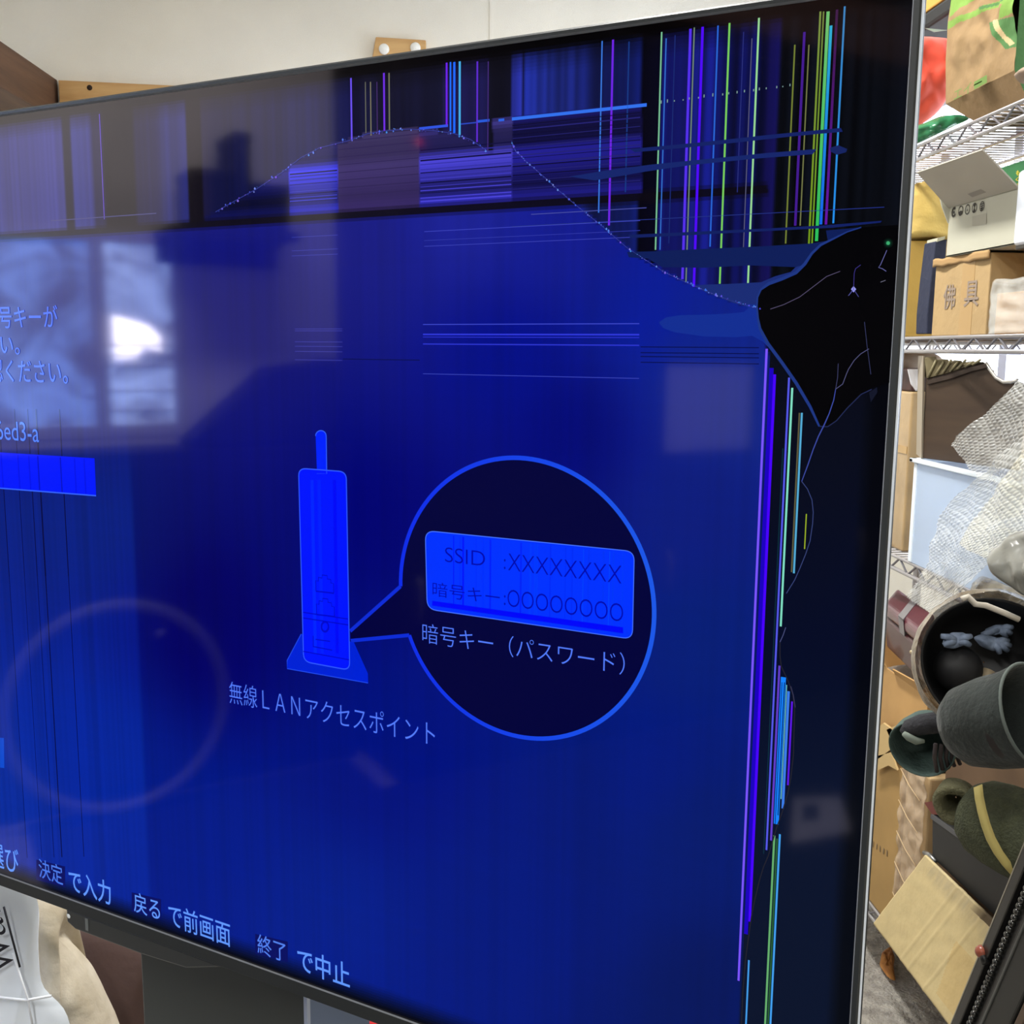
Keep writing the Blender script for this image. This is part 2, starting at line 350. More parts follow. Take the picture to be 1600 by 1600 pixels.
# upper band of dead and stuck columns
prof = [(-400, 48, 50, 124), (0, 48, 50, 126), (94, 50, 52, 128), (97, 18, 18, 44), (107, 18, 18, 44), (110, 46, 52, 132), (138, 44, 48, 126), (142, 24, 24, 70), (157, 22, 22, 60), (160, 8, 8, 16), (204, 10, 10, 22), (210, 20, 20, 62), (244, 24, 24, 74),
        (250, 32, 36, 104), (288, 34, 38, 106), (291, 10, 6, 16), (311, 12, 8, 20), (314, 22, 20, 60), (335, 8, 12, 54), (445, 12, 18, 72), (450, 18, 24, 84), (545, 16, 20, 74), (552, 8, 8, 40), (580, 18, 20, 52), (600, 16, 17, 42), (690, 15, 16, 40),
        (694, 26, 22, 72), (760, 24, 22, 72), (766, 12, 12, 26), (798, 12, 12, 28), (800, 34, 42, 138), (815, 34, 42, 138), (817, 4, 4, 10), (820, 24, 36, 122), (880, 28, 40, 128), (935, 22, 32, 112), (1000, 14, 24, 92), (1004, 3, 3, 14),
        (1032, 3, 3, 16), (1036, 12, 14, 72), (1090, 14, 18, 84), (1195, 12, 16, 82), (1200, 16, 14, 72), (1215, 14, 12, 62), (1220, 6, 9, 16), (1440, 8, 11, 18)]
pr = np.array(prof, float); pu = np.array([ulin(x, 180 - .04 * x) for x in pr[:, 0]])
colu = np.stack([np.interp(ugf, pu, pr[:, k]) for k in (1, 2, 3)], 1)
rightness = np.clip((xg - 780) / 60, 0, 1); colu *= np.clip(1 + (.18 + .22 * rightness + .55 * np.clip((xg - 1010) / 40, 0, 1)) * streak, .15, 1.9)[:, None]
# the two cracks that bound the striped hump, and the dark row below it
arc1 = [(338, 331), (372, 312), (400, 296), (440, 270), (470, 246), (500, 232), (548, 218), (575, 209), (600, 205), (640, 202), (680, 204), (710, 209), (735, 219), (765, 238)]
arc2 = [(800, 222), (806, 236), (822, 252), (850, 277), (880, 303), (900, 320), (940, 352), (980, 388), (1010, 408), (1040, 426), (1080, 444), (1110, 458), (1140, 468), (1165, 476), (1188, 482)]
A1, A2 = np.array(arc1, float), np.array(arc2, float)
yarc = np.interp(xg, np.concatenate([[-500, 330], A1[:, 0], [780], A2[:, 0], [1195, 1250, 1290, 1900]]), np.concatenate([[900, 335], A1[:, 1], [232], A2[:, 1], [545, 610, 670, 3000]]))
vband0 = UV(600, 331)[1]; vb_hi = vband0 + .0055 * S; vb_lo = vband0 - .0055 * S
vlight = UV(1000, 163)[1]
hump = ((yg > yarc) & (vgf > vband0)) | ((xg > 770) & (xg < 1003) & (vgf > vband0) & (vgf < vlight))
t = np.clip((yg - 200) / 130, 0, 1)
ch = np.where(xg[:, None] < 452, V(10, 14, 84), np.where(xg[:, None] < 528, (V(44, 40, 124) * (1 - t[:, None]) + V(36, 42, 200) * t[:, None]), np.where(xg[:, None] < 655, V(60, 52, 94) * (1 - t[:, None]) + V(54, 40, 100) * t[:, None],
     np.where(xg[:, None] < 800, V(54, 48, 116) * (1 - t[:, None]) + V(48, 46, 196) * t[:, None], V(20, 18, 84) * (1 - t[:, None]) + V(34, 32, 150) * t[:, None]))))  # hump stripes, with reflected room haze painted into the upper tones
amp = np.where((xg > 528) & (xg < 655), .22, 1.0)
ch = ch * np.clip(1 + amp * hstreak * (.6 + .4 * t), .25, 1.8)[:, None]
main = (vgf < vband0) & (yg > yarc) | ((vgf < vband0) & (xg < 800))
main = main & ~((xg > 800) & (yg < yarc))
col = np.where(main[:, None], colm, np.where(hump[:, None], ch, colu))
top = np.clip((.2975 * S - vgf) / (.004 * S), 0, 1) * np.clip(.55 + (.2975 * S - vgf) / (.05 * S), 0, 1); col *= top[:, None]
band = (np.abs(vgf - vband0) < .0055 * S) & (xg < 1200); col[band] = V(9, 6, 14) + col[band] * .10
uR = ulin(1181, 1000); rt = ugf > uR
right = rt & (yg > 480); rr = np.stack([np.interp(yg, [300, 700, 1000, 1250, 1600], c) for c in ([5, 6, 4, 6, 8], [7, 10, 10, 17, 19], [14, 26, 36, 42, 42])], 1)
fade = np.clip((ulin(1415, 100) - ugf) / (.02 * S), .35, 1); col[right] = (rr * fade[:, None])[right]
bot = np.clip((vgf - G_B - .002 * S) / (.030 * S), 0, 1); col *= bot[:, None] ** .8
col = np.clip(col, 0, 255)
gc = lin(col).reshape(NV, len(us), 3); nu = len(us)
scr.v = list(zip(ugf, vgf, np.zeros_like(ugf))); fc = ((gc[:-1, :-1] + gc[1:, :-1] + gc[1:, 1:] + gc[:-1, 1:]) / 4).reshape(-1, 3)
jj, ii = np.meshgrid(np.arange(NV - 1), np.arange(nu - 1), indexing='ij'); a_ = (jj * nu + ii).ravel()
scr.f = np.stack([a_, a_ + 1, a_ + nu + 1, a_ + nu], 1).tolist(); scr.c = list(fc)

# bruises of leaked crystal
c4 = lambda pts: [(980 + x / 3.636, 330 + y / 3.636) for x, y in pts]
BL = (24, 42, 118)
scr.poly([(985, 233), (1100, 222), (1200, 211), (1314, 200), (1317, 206), (1240, 213), (1150, 223), (1060, 232), (992, 238)], (20, 34, 100), 2)
scr.poly([(890, 276), (950, 266), (1020, 257), (1100, 249), (1200, 239), (1276, 233), (1270, 241), (1180, 248), (1080, 258), (1010, 268), (930, 282)], (22, 38, 106), 2)
scr.poly([(1297, 231), (1310, 227), (1324, 233), (1322, 238), (1308, 242), (1298, 237)], (22, 36, 96), 2)
scr.poly([(982, 367), (1090, 362), (1200, 357), (1290, 352), (1378, 345), (1376, 348), (1300, 356), (1200, 361), (1090, 367), (985, 372)], (18, 32, 96), 2)
scr.poly(c4([(0, 232), (150, 228), (440, 214), (760, 200), (1040, 184), (1140, 168), (1130, 110), (1330, 92), (1210, 150), (1100, 220), (1030, 300), (960, 318), (700, 308), (430, 322), (200, 318), (120, 270), (10, 262)]), (14, 30, 88), 2)
scr.poly(c4([(385, 425), (430, 418), (560, 414), (760, 404), (840, 370), (930, 345), (960, 315), (1030, 300), (960, 380), (810, 420), (750, 470), (736, 560), (690, 545), (600, 520), (520, 488), (450, 462)]), (26, 44, 116), 2)
scr.poly(c4([(180, 632), (220, 604), (300, 591), (450, 588), (600, 580), (665, 572), (690, 550), (660, 530), (738, 528), (744, 600), (752, 660), (800, 770), (770, 740), (710, 708), (620, 716), (440, 712), (360, 700), (270, 688), (205, 664)]), (18, 46, 146), 2)
blob = c4([(1540, 78), (1330, 92), (1250, 118), (1170, 158), (1100, 192), (1050, 240), (1010, 300), (960, 350), (880, 385), (805, 412), (760, 446), (741, 490), (738, 540), (744, 610), (756, 668), (800, 752), (880, 860), (960, 975), (1040, 1110), (1092, 1222),
           (1140, 1222), (1190, 1190), (1250, 1120), (1330, 1040), (1400, 1000), (1540, 960)])
scr.poly(blob, (2, 2, 3), 3)
scr.line(c4([(1330, 92), (1250, 118), (1170, 158), (1100, 192), (1050, 240), (1010, 300), (960, 350), (880, 385), (805, 412), (760, 446), (741, 490), (738, 540), (744, 610), (756, 668), (800, 752), (880, 860), (960, 975), (1040, 1110), (1092, 1222)]), [2, 2, 3, 4, 4, 5, 5, 5, 5, 3, 2.5, 2.5, 3, 4, 5, 5, 5, 4.5, 3], (30, 54, 128), 4)
scr.line(c4([(1092, 1222), (1140, 1224), (1190, 1190), (1250, 1120), (1330, 1040), (1390, 1012)]), 1.6, (34, 42, 80), 4)
scr.poly(c4([(1375, 1030), (1420, 1000), (1422, 1030), (1385, 1085)]), (18, 22, 40), 4)
# stuck columns
for a in [(941, 64, 64, 332, 2, (58, 120, 225)), (958, 62, 62, 352, 3.2, (108, 36, 228)), (1034, 50, 50, 390, 2.4, (120, 190, 150)), (1041, 60, 60, 390, 1.8, (50, 110, 205)), (1079, 45, 45, 436, 4, (84, 48, 238)),
          (1085, 43, 43, 440, 2, (110, 132, 112)), (1098, 42, 42, 448, 4, (78, 8, 250)), (1122, 40, 40, 385, 2.4, (40, 100, 215)), (1140, 36, 36, 443, 3, (118, 200, 92)), (1175, 60, 60, 390, 1.5, (86, 86, 120)), (1186, 28, 28, 443, 3, (150, 212, 150)),
          (1162, 50, 50, 300, 1.4, (40, 46, 120)), (983, 65, 65, 300, 2, (22, 56, 130)), (1055, 55, 55, 380, 1.6, (24, 40, 110)),
          (1242, 70, 70, 380, 2.4, (112, 124, 52)), (1257, 50, 50, 352, 4, (66, 26, 140)), (1264, 70, 70, 352, 2, (112, 116, 72)), (548.5, 124, 122, 219, 2.6, (104, 78, 236)), (571, 130, 128, 208, 1.4, (104, 104, 92)),
          (579, 130, 128, 212, 1.7, (122, 118, 96)), (589, 130, 128, 208, 1.4, (70, 44, 110)), (600, 115, 114, 205, 2.8, (108, 44, 224)), (608, 115, 114, 203, 2, (112, 114, 92)), (698, 98, 98, 196, 2.8, (108, 34, 236)), (704, 98, 97, 205, 2.4, (30, 112, 255)),
          (710, 98, 97, 208, 3.4, (30, 104, 255)), (718.5, 96, 96, 211, 3.2, (70, 172, 232)), (746, 96, 96, 222, 2.6, (92, 42, 205)), (763, 96, 96, 236, 1.6, (66, 42, 120)), (156, 190, 178, 343, 1.2, (104, 76, 205))]: scr.vline(*a)
scr.vline(1282, 18, 18, 380, 3, (120, 142, 66), 1, (112, 150, 22)); scr.vline(1287, 18, 18, 380, 2.4, (110, 130, 60), 1, (112, 160, 30))
scr.vline(1294, 18, 18, 376, 5, (110, 190, 110), 1, (40, 190, 90)); scr.vline(1298.5, 40, 40, 350, 4.4, (40, 170, 210), 1, (20, 96, 235)); scr.vline(1308, 15, 15, 350, 4, (60, 24, 70), 1, (100, 20, 170)); scr.vline(1320, 10, 10, 348, 3, (60, 130, 190), 1, (34, 140, 235))
for a in [(1198, 545, 545, 1545, 3.6, (122, 84, 255)), (1205, 590, 575, 1470, 6.5, (26, 0, 190)), (1210, 590, 585, 1450, 5, (72, 0, 255)), (1232.5, 600, 590, 1336, 3, (84, 88, 232)), (1238, 606, 606, 981, 3.2, (128, 222, 196)), (1247, 690, 645, 895, 2.4, (92, 88, 62)),
          (1253, 645, 645, 897, 3, (84, 170, 214)), (1260, 803, 803, 858, 1.8, (150, 172, 40)), (1217.5, 1050, 1040, 1316, 3.2, (96, 60, 200)), (1224, 1062, 1058, 1290, 8, (20, 130, 255)), (1232, 1085, 1080, 1265, 4, (58, 124, 235)), (1237.5, 1100, 1096, 1228, 2.8, (92, 22, 230)),
          (1202, 1150, 700, 1336, 1.6, (10, 44, 62)), (1228.5, 1085, 1070, 1250, 1.4, (110, 190, 200)), (1208.5, 1336, 1305, 1640, 3.2, (100, 172, 108)), (1213, 1336, 1310, 1640, 2.6, (40, 92, 52)), (1217, 1336, 1303, 1640, 3, (66, 160, 240)), (1170, 1505, 1500, 1640, 2.6, (66, 156, 236)),
          (1223, 700, 700, 1000, 1.4, (10, 40, 50))]: scr.vline(*a)
for a in [(1222.3, 1062, 1066, 1290, 1.2, (4, 40, 110), 2), (1226.2, 1062, 1066, 1276, 1.4, (2, 16, 60), 2), (1234.6, 1100, 1096, 1240, 1.2, (4, 10, 60), 2)]: scr.vline(*a)
# dark hair lines over the field at the far side
for x, y, w in [(69, 860, 2.2), (105, 860, 1.6), (56, 860, 1.2), (36, 860, 1), (12, 860, 1.2)]:
    for yy0, yy1, k in [(640, 900, 1), (900, 1330, .7)]: scr.vline(x, y, yy0, yy1, w * k, (4, 8, 64), 1)
rr_ = random.Random(3)
# stuck rows
scr.hline(800, 186, 1010, 5, (50, 112, 238)); scr.hline(745, 190, 765, 4, (40, 90, 220)); scr.hline(779, 188, 788, 4, (44, 100, 230)); scr.hline(655, 201, 700, 4, (48, 84, 226)); scr.hline(720, 194, 745, 2, (44, 70, 190))
for y, w, c in [(507, 1.3, (60, 72, 205)), (522.5, 2.2, (46, 56, 222)), (526.6, 1.3, (40, 48, 205)), (537.5, 1.8, (42, 52, 210)), (584, 1.2, (50, 62, 178))]: scr.hline(661, y, 999, w, c)
for y, w, c in [(362, 1, (60, 68, 190)), (385, 1, (56, 64, 180)), (376, .8, (50, 58, 170))]: scr.hline(663, y, 1000, w, c)
for y in (514, 517, 534, 541, 549, 562): scr.hline(461, y, 535, 1, (52, 56, 160))
for y in (371, 392, 400): scr.hline(456, y, 528, .9, (50, 58, 166))
for k in range(15):
    y = 236 + k * 5.6 + rr_.uniform(-1.5, 1.5); f = (y - 230) / 90; scr.hline(657, y, 799, rr_.uniform(.8, 2.6), (40 + 34 * f, 38 + 30 * f, 130 + 90 * f) if k % 3 else (16, 14, 62), 1)
for k in range(9):
    y = 272 + k * 5.4 + rr_.uniform(-1.5, 1.5); f = (y - 260) / 60; scr.hline(453, y, 527, rr_.uniform(.8, 2.2), (30 + 24 * f, 32 + 30 * f, 120 + 90 * f) if k % 3 else (12, 12, 60), 1)
for k in range(16):
    y = 196 + k * 6.6 + rr_.uniform(-2, 2); scr.hline(801, y, 1000, rr_.uniform(.8, 2), (36, 34, 112) if k % 2 else (12, 10, 50), 1)
for k in range(8): scr.hline(529, 222 + k * 12, 654, 1.2, (46, 36, 82), 1)
scr.hline(830, 335, 1010, 1.3, (70, 76, 160)); scr.hline(800, 354, 1380, 1, (36, 50, 130))
for y in (542, 551, 557, 566): scr.hline(1001, y, 1186, 1.4, (4, 12, 74))
scr.hline(536, 561, 656, 1.6, (8, 14, 84))
scr.hline(80, 345, 245, 1.4, (70, 70, 128))
for k in range(18):
    x = 1028 + k * 12 + rr_.random() * 6; y = 160 - k * 1.6; scr.vline(x, y, y - rr_.random() * 3, y + 2, 1.6, (120, 150, 150), 2)
# cracks
for pts in (arc1, arc2):
    scr.line([(x + rr_.uniform(-1, 1), y + rr_.uniform(-1, 1)) for x, y in pts], .8, (52, 60, 150), 2)
    for i in range(len(pts) - 1):
        for _ in range(9 if pts is arc2 else 7):
            f = rr_.random(); x = pts[i][0] + (pts[i + 1][0] - pts[i][0]) * f; y = pts[i][1] + (pts[i + 1][1] - pts[i][1]) * f; s_ = .4 + rr_.random() ** 2 * 1.5; y += rr_.uniform(-2, 2) * (1.6 if pts is arc1 else .7)
            scr.poly([(x - s_, y), (x, y - s_ * 1.6), (x + s_, y), (x, y + s_)], (60 + rr_.random() * 70, 76 + rr_.random() * 70, 226), 3)
scr.line([(1204, 483), (1225, 476), (1250, 464), (1275, 445), (1292, 432), (1313, 424)], 1.0, (88, 80, 112), 5)
scr.line([(1386, 391), (1376, 414), (1373, 418), (1379, 420), (1385, 424)], 1.1, (100, 100, 160), 5); scr.line([(1345, 414), (1337, 420), (1335, 427), (1334, 452)], 1.0, (60, 52, 130), 5)
scr.poly([(1330, 452), (1334, 447), (1338, 452), (1334, 457)], (150, 150, 235), 5); scr.line([(1334, 452), (1326, 462)], 1, (90, 90, 170), 5); scr.line([(1334, 452), (1342, 464)], 1, (70, 70, 140), 5)
scr.line([(1376, 441), (1384, 438)], 1, (110, 110, 130), 5); scr.line([(1351, 503), (1355, 540), (1361, 585)], 1, (52, 56, 92), 5)
scr.line([(1358, 545), (1345, 553), (1335, 563), (1326, 577), (1323, 584), (1317, 600), (1306, 608)], 1.1, (84, 84, 124), 5); scr.line([(1310, 568), (1309, 590), (1306, 608)], 1, (60, 62, 100), 5)
scr.line([(1306, 608), (1303, 625), (1296, 646), (1288, 664), (1279, 682), (1271, 702), (1262, 728), (1253, 752)], [1.2, 1.5, 1.6, 1.9, 1.8, 1.6, 1.6, 1.3], (60, 74, 160), 5)
scr.line([(1253, 752), (1262, 764), (1269, 781), (1271, 800), (1270, 818), (1266, 845), (1259, 866), (1250, 888), (1242, 906), (1229, 927)], 1.2, (56, 68, 120), 5)
scr.line([(1228, 980), (1224, 992), (1219, 1003)], 1.3, (70, 76, 120), 5)
scr.line([(1219, 1003), (1219, 1025), (1221, 1041), (1230, 1060), (1234, 1070), (1239, 1085), (1242, 1105), (1241, 1140), (1240, 1180), (1236, 1215), (1231, 1240), (1222, 1270), (1214, 1292), (1201, 1336), (1193, 1355), (1187, 1375), (1180, 1404), (1174.5, 1431), (1169, 1470), (1165, 1501), (1161, 1550), (1157, 1640)], 1.7, (32, 32, 44), 4)
scr.line([(1236, 1072), (1240, 1086), (1243, 1105)], 1.0, (60, 60, 90), 5)
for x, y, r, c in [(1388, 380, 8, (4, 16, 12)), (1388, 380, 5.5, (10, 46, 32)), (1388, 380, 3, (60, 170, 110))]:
    scr.poly([(x + r * math.cos(k * .5236), y + r * math.sin(k * .5236)) for k in range(12)], c, 5 if r > 7 else 6 if r > 5 else 7)  # reflection of a green lamp painted into the screen's emission
# the router drawing
def arcpx(cx, cy, r, a0, a1, n=8): return [(cx + r * math.cos(math.radians(a0 + (a1 - a0) * i / n)), cy + r * math.sin(math.radians(a0 + (a1 - a0) * i / n))) for i in range(n + 1)]
HL = (48, 92, 255)
base = [(471, 990.5), (449, 1032), (449, 1044.5), (575.5, 1067), (575, 1052), (553, 1003)]
scr.poly(base, (0, 34, 214), 2); scr.line(base[:4], 1.2, (30, 70, 235), 3)
ant = arcpx(501.8, 681, 8.3, 180, 360) + [(511, 740), (495.6, 740)]
scr.poly(ant, (0, 34, 255), 2); scr.line(ant[:-1] + [ant[-1]], 1.3, HL, 3)
def rrect(tl, tr, br, bl, r):
    pts = []
    for c, a, b in ((tl, bl, tr), (tr, tl, br), (br, tr, bl), (bl, br, tl)):
        c, a, b = map(lambda q: V(*q), (c, a, b)); pa = c + (a - c) / np.linalg.norm(a - c) * r; pb = c + (b - c) / np.linalg.norm(b - c) * r
        for i in range(7):
            t_ = i / 6; pts.append(tuple((1 - t_) ** 2 * pa + 2 * t_ * (1 - t_) * c + t_ * t_ * pb))
    return pts
body = rrect((467, 731.5), (541.5, 737), (547, 1047), (475, 1033.5), 12)
scr.poly(body, (0, 20, 255), 3); scr.line(body, 1.5, (44, 84, 255), 4, True)
for x, c in [(489, (0, 36, 255)), (500, (0, 30, 255)), (524, (0, 8, 248))]: scr.vline(x, 800, 750, 1020, 5, c, 4)
q8 = lambda pts: [(430 + x / 8, 880 + y / 8) for x, y in pts]
DK = (0, 6, 206)
for dx, dy in ((0, 0), (8, 292)):
    scr.line(q8([(515 + dx, 345 + dy), (512 + dx, 215 + dy), (545 + dx, 222 + dy), (547 + dx, 175 + dy), (590 + dx, 185 + dy), (592 + dx, 145 + dy), (655 + dx, 155 + dy), (657 + dx, 195 + dy), (700 + dx, 203 + dy), (702 + dx, 245 + dy), (735 + dx, 252 + dy), (738 + dx, 370 + dy)]), 1.2, DK, 5)
    scr.line(q8([(515 + dx, 348 + dy), (740 + dx, 374 + dy)]), 1.8, DK, 5)
scr.line(q8([(355, 612), (915, 696)]), 1.4, DK, 5); scr.line(q8([(355, 682), (920, 770)]), 1.4, DK, 5)
scr.line(q8([(628 + 44 * math.cos(k * .4488), 792 + 62 * math.sin(k * .4488)) for k in range(14)]), 2.6, DK, 5, True)
for a in ([(510, 950), (690, 975)], [(480, 1040), (715, 1085)], [(480, 905), (482, 1040)], [(355, 1100), (930, 1205)]): scr.line(q8(a), 1.3, DK, 5)
# speech balloon
cpts = np.array([UV(*p) for p in [(800, 714.6), (665, 785), (627.5, 888.75), (842.5, 719.75), (956.25, 790), (1013.1, 888.75), (1022.5, 970), (965, 1105), (852.5, 1154.4), (757.5, 1131.25), (657.5, 1032.5)]])
sol = np.linalg.lstsq(np.c_[2 * cpts, np.ones(len(cpts))], (cpts ** 2).sum(1), rcond=None)[0]; CU, CV = sol[0], sol[1]; CR = math.sqrt(sol[2] + CU ** 2 + CV ** 2)
def ang(p): u, v = UV(*p); return math.atan2(v - CV, u - CU)
a0, a1 = ang((627, 916)), ang((641, 992)) ; a0 = a0 % (2 * math.pi); a1 = a1 % (2 * math.pi)
N = 120; sweep = [a1 + ((a0 - a1) % (2 * math.pi)) * i / N for i in range(N + 1)]
ring = [V(CU + CR * math.cos(a), CV + CR * math.sin(a)) for a in sweep]
tip = [V(*UV(547.5, 986)), V(*UV(548.5, 1001))]
scr.add(ring + [V(CU, CV)], [(i, i + 1, N + 1) for i in range(N)], (2, 3, 58), 1)
scr.add([ring[-1], tip[0], tip[1], ring[0], V(CU, CV)], [(0, 1, 2, 3), (0, 3, 4)], (2, 2, 60), 1)
def uvline(uv, w, colr, layer):
    out = []
    for i in range(len(uv)):
        a, b = uv[max(i - 1, 0)], uv[min(i + 1, len(uv) - 1)]; t_ = (b - a) / np.linalg.norm(b - a); q = V(-t_[1], t_[0]) * w / 2; out += [uv[i] + q, uv[i] - q]
    scr.add(out, [(2 * i, 2 * i + 1, 2 * i + 3, 2 * i + 2) for i in range(len(uv) - 1)], colr, layer)
WB = .0036 * S * 1.35
uvline(ring, WB, lambda p: (14 + 14 * (p[0] - CU + CR) / (2 * CR), 44 + 44 * (p[0] - CU + CR) / (2 * CR), 232), 2)
uvline([tip[0], ring[-1]], WB * .9, (14, 44, 214), 2); uvline([tip[1], ring[0]], WB * .9, (12, 44, 214), 2)
lab = rrect((665, 829), (991.5, 861.5), (988.5, 998.5), (668, 951.5), 15)
scr.poly(lab, (0, 50, 255), 2)
labs = [V(*UV(*p)) for p in lab]
ul, ur_ = ulin(668, 890), ulin(989, 920)
for k in range(26):                                                   # faint columns within the label
    f = rr_.random(); x = 690 + f * 290; yt = 832 + (x - 676) * .0985 + 2; yb = 953 + (x - 680) * .146 - 14
    scr.vline(x, (yt + yb) / 2, yt, yb, .8 + rr_.random() * 2.2, (0, 26 + 40 * f + (-10 if k % 2 else 12), 250 if k % 2 else 255), 3)
scr.line(lab, 1.3, (66, 110, 255), 4, True)
scr.poly([(676, 938.5), (974, 980), (974, 989.5), (675.5, 946)], (0, 6, 250), 4)
TD = (0, 4, 176)
scr.text('SSID', (696, 877.5), (758.5, 861.5), TD, 5, -.012); scr.text(':', (788, 889), (790.5, 873.5), TD, 5)
scr.text('XXXXXXXX', (794.5, 890.6), (972, 884), TD, 5, -.014); scr.text('暗号キー', (676.5, 931), (781.5, 922), TD, 5, -.006); scr.text(':', (788, 945), (790.5, 930), TD, 5); scr.text('OOOOOOOO', (793.5, 947), (974.5, 943.5), TD, 5, -.014)
TL = (82, 122, 255)
scr.text('暗号キー（パスワード）', (660.7, 1004), (977, 1020), TL, 5, -.010); scr.text('無線ＬＡＮアクセスポイント', (359.5, 1098), (680, 1128), TL, 5, -.008)
# menu at the far side and key help along the bottom
scr.poly([(-60, 703), (148, 716), (150.5, 774.5), (-60, 758)], (0, 24, 255), 2)
for x in (4, 30, 47, 61, 96, 118, 133): scr.vline(x, 740, 709 + x * .06, 761 + x * .08, 1.5, (0, 10, 190) if x in (61, 96) else (0, 14, 236), 3)
scr.line([(-60, 758), (150.5, 774.5)], 1.4, (50, 96, 255), 3)
TM = (58, 104, 250)
scr.text('暗号キーが', (-22, 513), (89.5, 476.5), TM, 3, .004); scr.text('ださい。', (-45, 553), (30, 523), TM, 3, .004); scr.text('認ください。', (-15, 596), (105, 562.5), TM, 3, .004); scr.text('6ed3-a', (-4, 686.5), (60, 660.5), (66, 124, 255), 3, .0)
scr.poly([(-40, 1150), (6.5, 1153), (7, 1200), (-40, 1195)], (10, 74, 205), 2)
TB = (96, 150, 255)
scr.text('選び', (-14, 1351), (28.5, 1328), TB, 3, .004)
for (x0, y0, x1, y1) in ((57, 1343, 102, 1386), (206, 1394, 252, 1436), (399, 1459, 450, 1503)): scr.poly([(x0, y0), (x1, y0 + (x1 - x0) * .24), (x1, y1), (x0, y1 - (x1 - x0) * .26)], (6, 14, 96), 2)
scr.text('決定', (62, 1370.5), (97.5, 1353), (74, 120, 235), 3, .004); scr.text('で入力', (109, 1392), (172.5, 1378), TB, 3, .008); scr.text('戻る', (210, 1424), (249.5, 1406), TB, 3, .004); scr.text('で前画面', (264.5, 1446), (359.5, 1442), TB, 3, .004)
scr.text('終了', (403, 1489), (446.5, 1473), (80, 126, 240), 3, .004); scr.text('で中止', (465.5, 1516), (546.5, 1506), TB, 3, .008)

# --- the set itself
tv = thing('television', 'large flat screen television with a cracked blue screen on a dark column stand', 'television', T(-1.15 * S, -EYE, .1))
m_scr = bpy.data.materials.new('lit display glass'); m_scr.use_nodes = True; nt = m_scr.node_tree; bs = nt.nodes['Principled BSDF']
bs.inputs['Base Color'].default_value = (.0006, .0006, .001, 1); bs.inputs['Roughness'].default_value = .055; bs.inputs['Specular IOR Level'].default_value = .47; bs.inputs['IOR'].default_value = 1.5; bs.inputs['Specular Tint'].default_value = (.90, .82, 1.0, 1)
pass
an = nt.nodes.new('ShaderNodeVertexColor'); an.layer_name = 'Col'; nt.links.new(an.outputs['Color'], bs.inputs['Emission Color']); bs.inputs['Emission Strength'].default_value = 1.0
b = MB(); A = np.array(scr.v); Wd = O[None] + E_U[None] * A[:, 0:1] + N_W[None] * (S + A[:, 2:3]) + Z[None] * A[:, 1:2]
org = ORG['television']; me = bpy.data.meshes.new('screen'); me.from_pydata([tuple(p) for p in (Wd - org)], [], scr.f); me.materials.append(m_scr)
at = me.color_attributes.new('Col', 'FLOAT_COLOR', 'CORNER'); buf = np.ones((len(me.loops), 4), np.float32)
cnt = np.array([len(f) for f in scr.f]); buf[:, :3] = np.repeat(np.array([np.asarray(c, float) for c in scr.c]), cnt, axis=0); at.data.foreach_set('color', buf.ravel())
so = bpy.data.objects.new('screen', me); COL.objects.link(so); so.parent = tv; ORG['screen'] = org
M_BZ = mat('dark bezel metal', (42, 45, 46), .45, metal=.1); M_RIM = mat('bright rim', (222, 232, 246), .3, metal=.25); M_BK = mat('television back', (24, 24, 26), .55)
OR, OT, OB = -0.1432 * S, 0.3135 * S, -0.8345 * S; UL = U0 - (OR - G_R); BD = .055
bz = MB()                                                             # bezel ring with a raised lip
def ringsect(i0, i1, o0, o1):
    pass
def frame_ring(mb, ins, outs, w_in, w_out, mi=0):                      # rectangular band between two rectangles at given depths
    (a0, b0, a1, b1), (c0, d0, c1, d1) = ins, outs
    I = [T(a0, b0, w_in), T(a1, b0, w_in), T(a1, b1, w_in), T(a0, b1, w_in)]; Q = [T(c0, d0, w_out), T(c1, d0, w_out), T(c1, d1, w_out), T(c0, d1, w_out)]
    mb.add(I + Q, [(k, (k + 1) % 4, 4 + (k + 1) % 4, 4 + k) for k in range(4)], mi=mi)
rect = lambda e: (UL + e, OB + e, OR - e, OT - e); glass = (U0, G_B, G_R, G_T)
gl2 = (U0 + .0, G_B - .0, G_R + .0011, G_T + .0011)
frame_ring(bz, glass, gl2, .0005, -.0022, 1); frame_ring(bz, gl2, rect(.0016), -.0022, -.0026); frame_ring(bz, rect(.0016), rect(0), -.0026, -.0008); frame_ring(bz, rect(0), rect(0), -.0008, .012)
frame_ring(bz, rect(0), rect(.02), .012, .012)
bz.build('bezel', [M_BZ, mat('worn bezel edge', (150, 154, 158), .4, metal=.15)], tv)  # inner lip coloured paler, for the highlight along it
rm = MB(); rm.add([T(OR - .0004, OB, -.0014), T(OR + .0007, OB, .0002), T(OR + .0007, OT, .0002), T(OR - .0004, OT, -.0014), T(OR + .0007, OB, .0012), T(OR + .0007, OT, .0012)], [(0, 1, 2, 3), (1, 4, 5, 2)]); ro = rm.build('edge_trim', M_RIM, tv); ro['label'] = 'bright silver edge strip'  # window reflection along this edge put into a near-white strip
bk = MB(); lo, hi = (UL + .02, OB + .02), (OR - .02, OT - .02)
bk.hexa([T(lo[0], lo[1], .012), T(hi[0], lo[1], .012), T(hi[0] - .03, lo[1] + .03, BD), T(lo[0] + .03, lo[1] + .03, BD), T(lo[0], hi[1], .012), T(hi[0], hi[1], .012), T(hi[0] - .03, hi[1] - .03, BD), T(lo[0] + .03, hi[1] - .03, BD)]); bk.build('back_cover', M_BK, tv, bevel=.008)
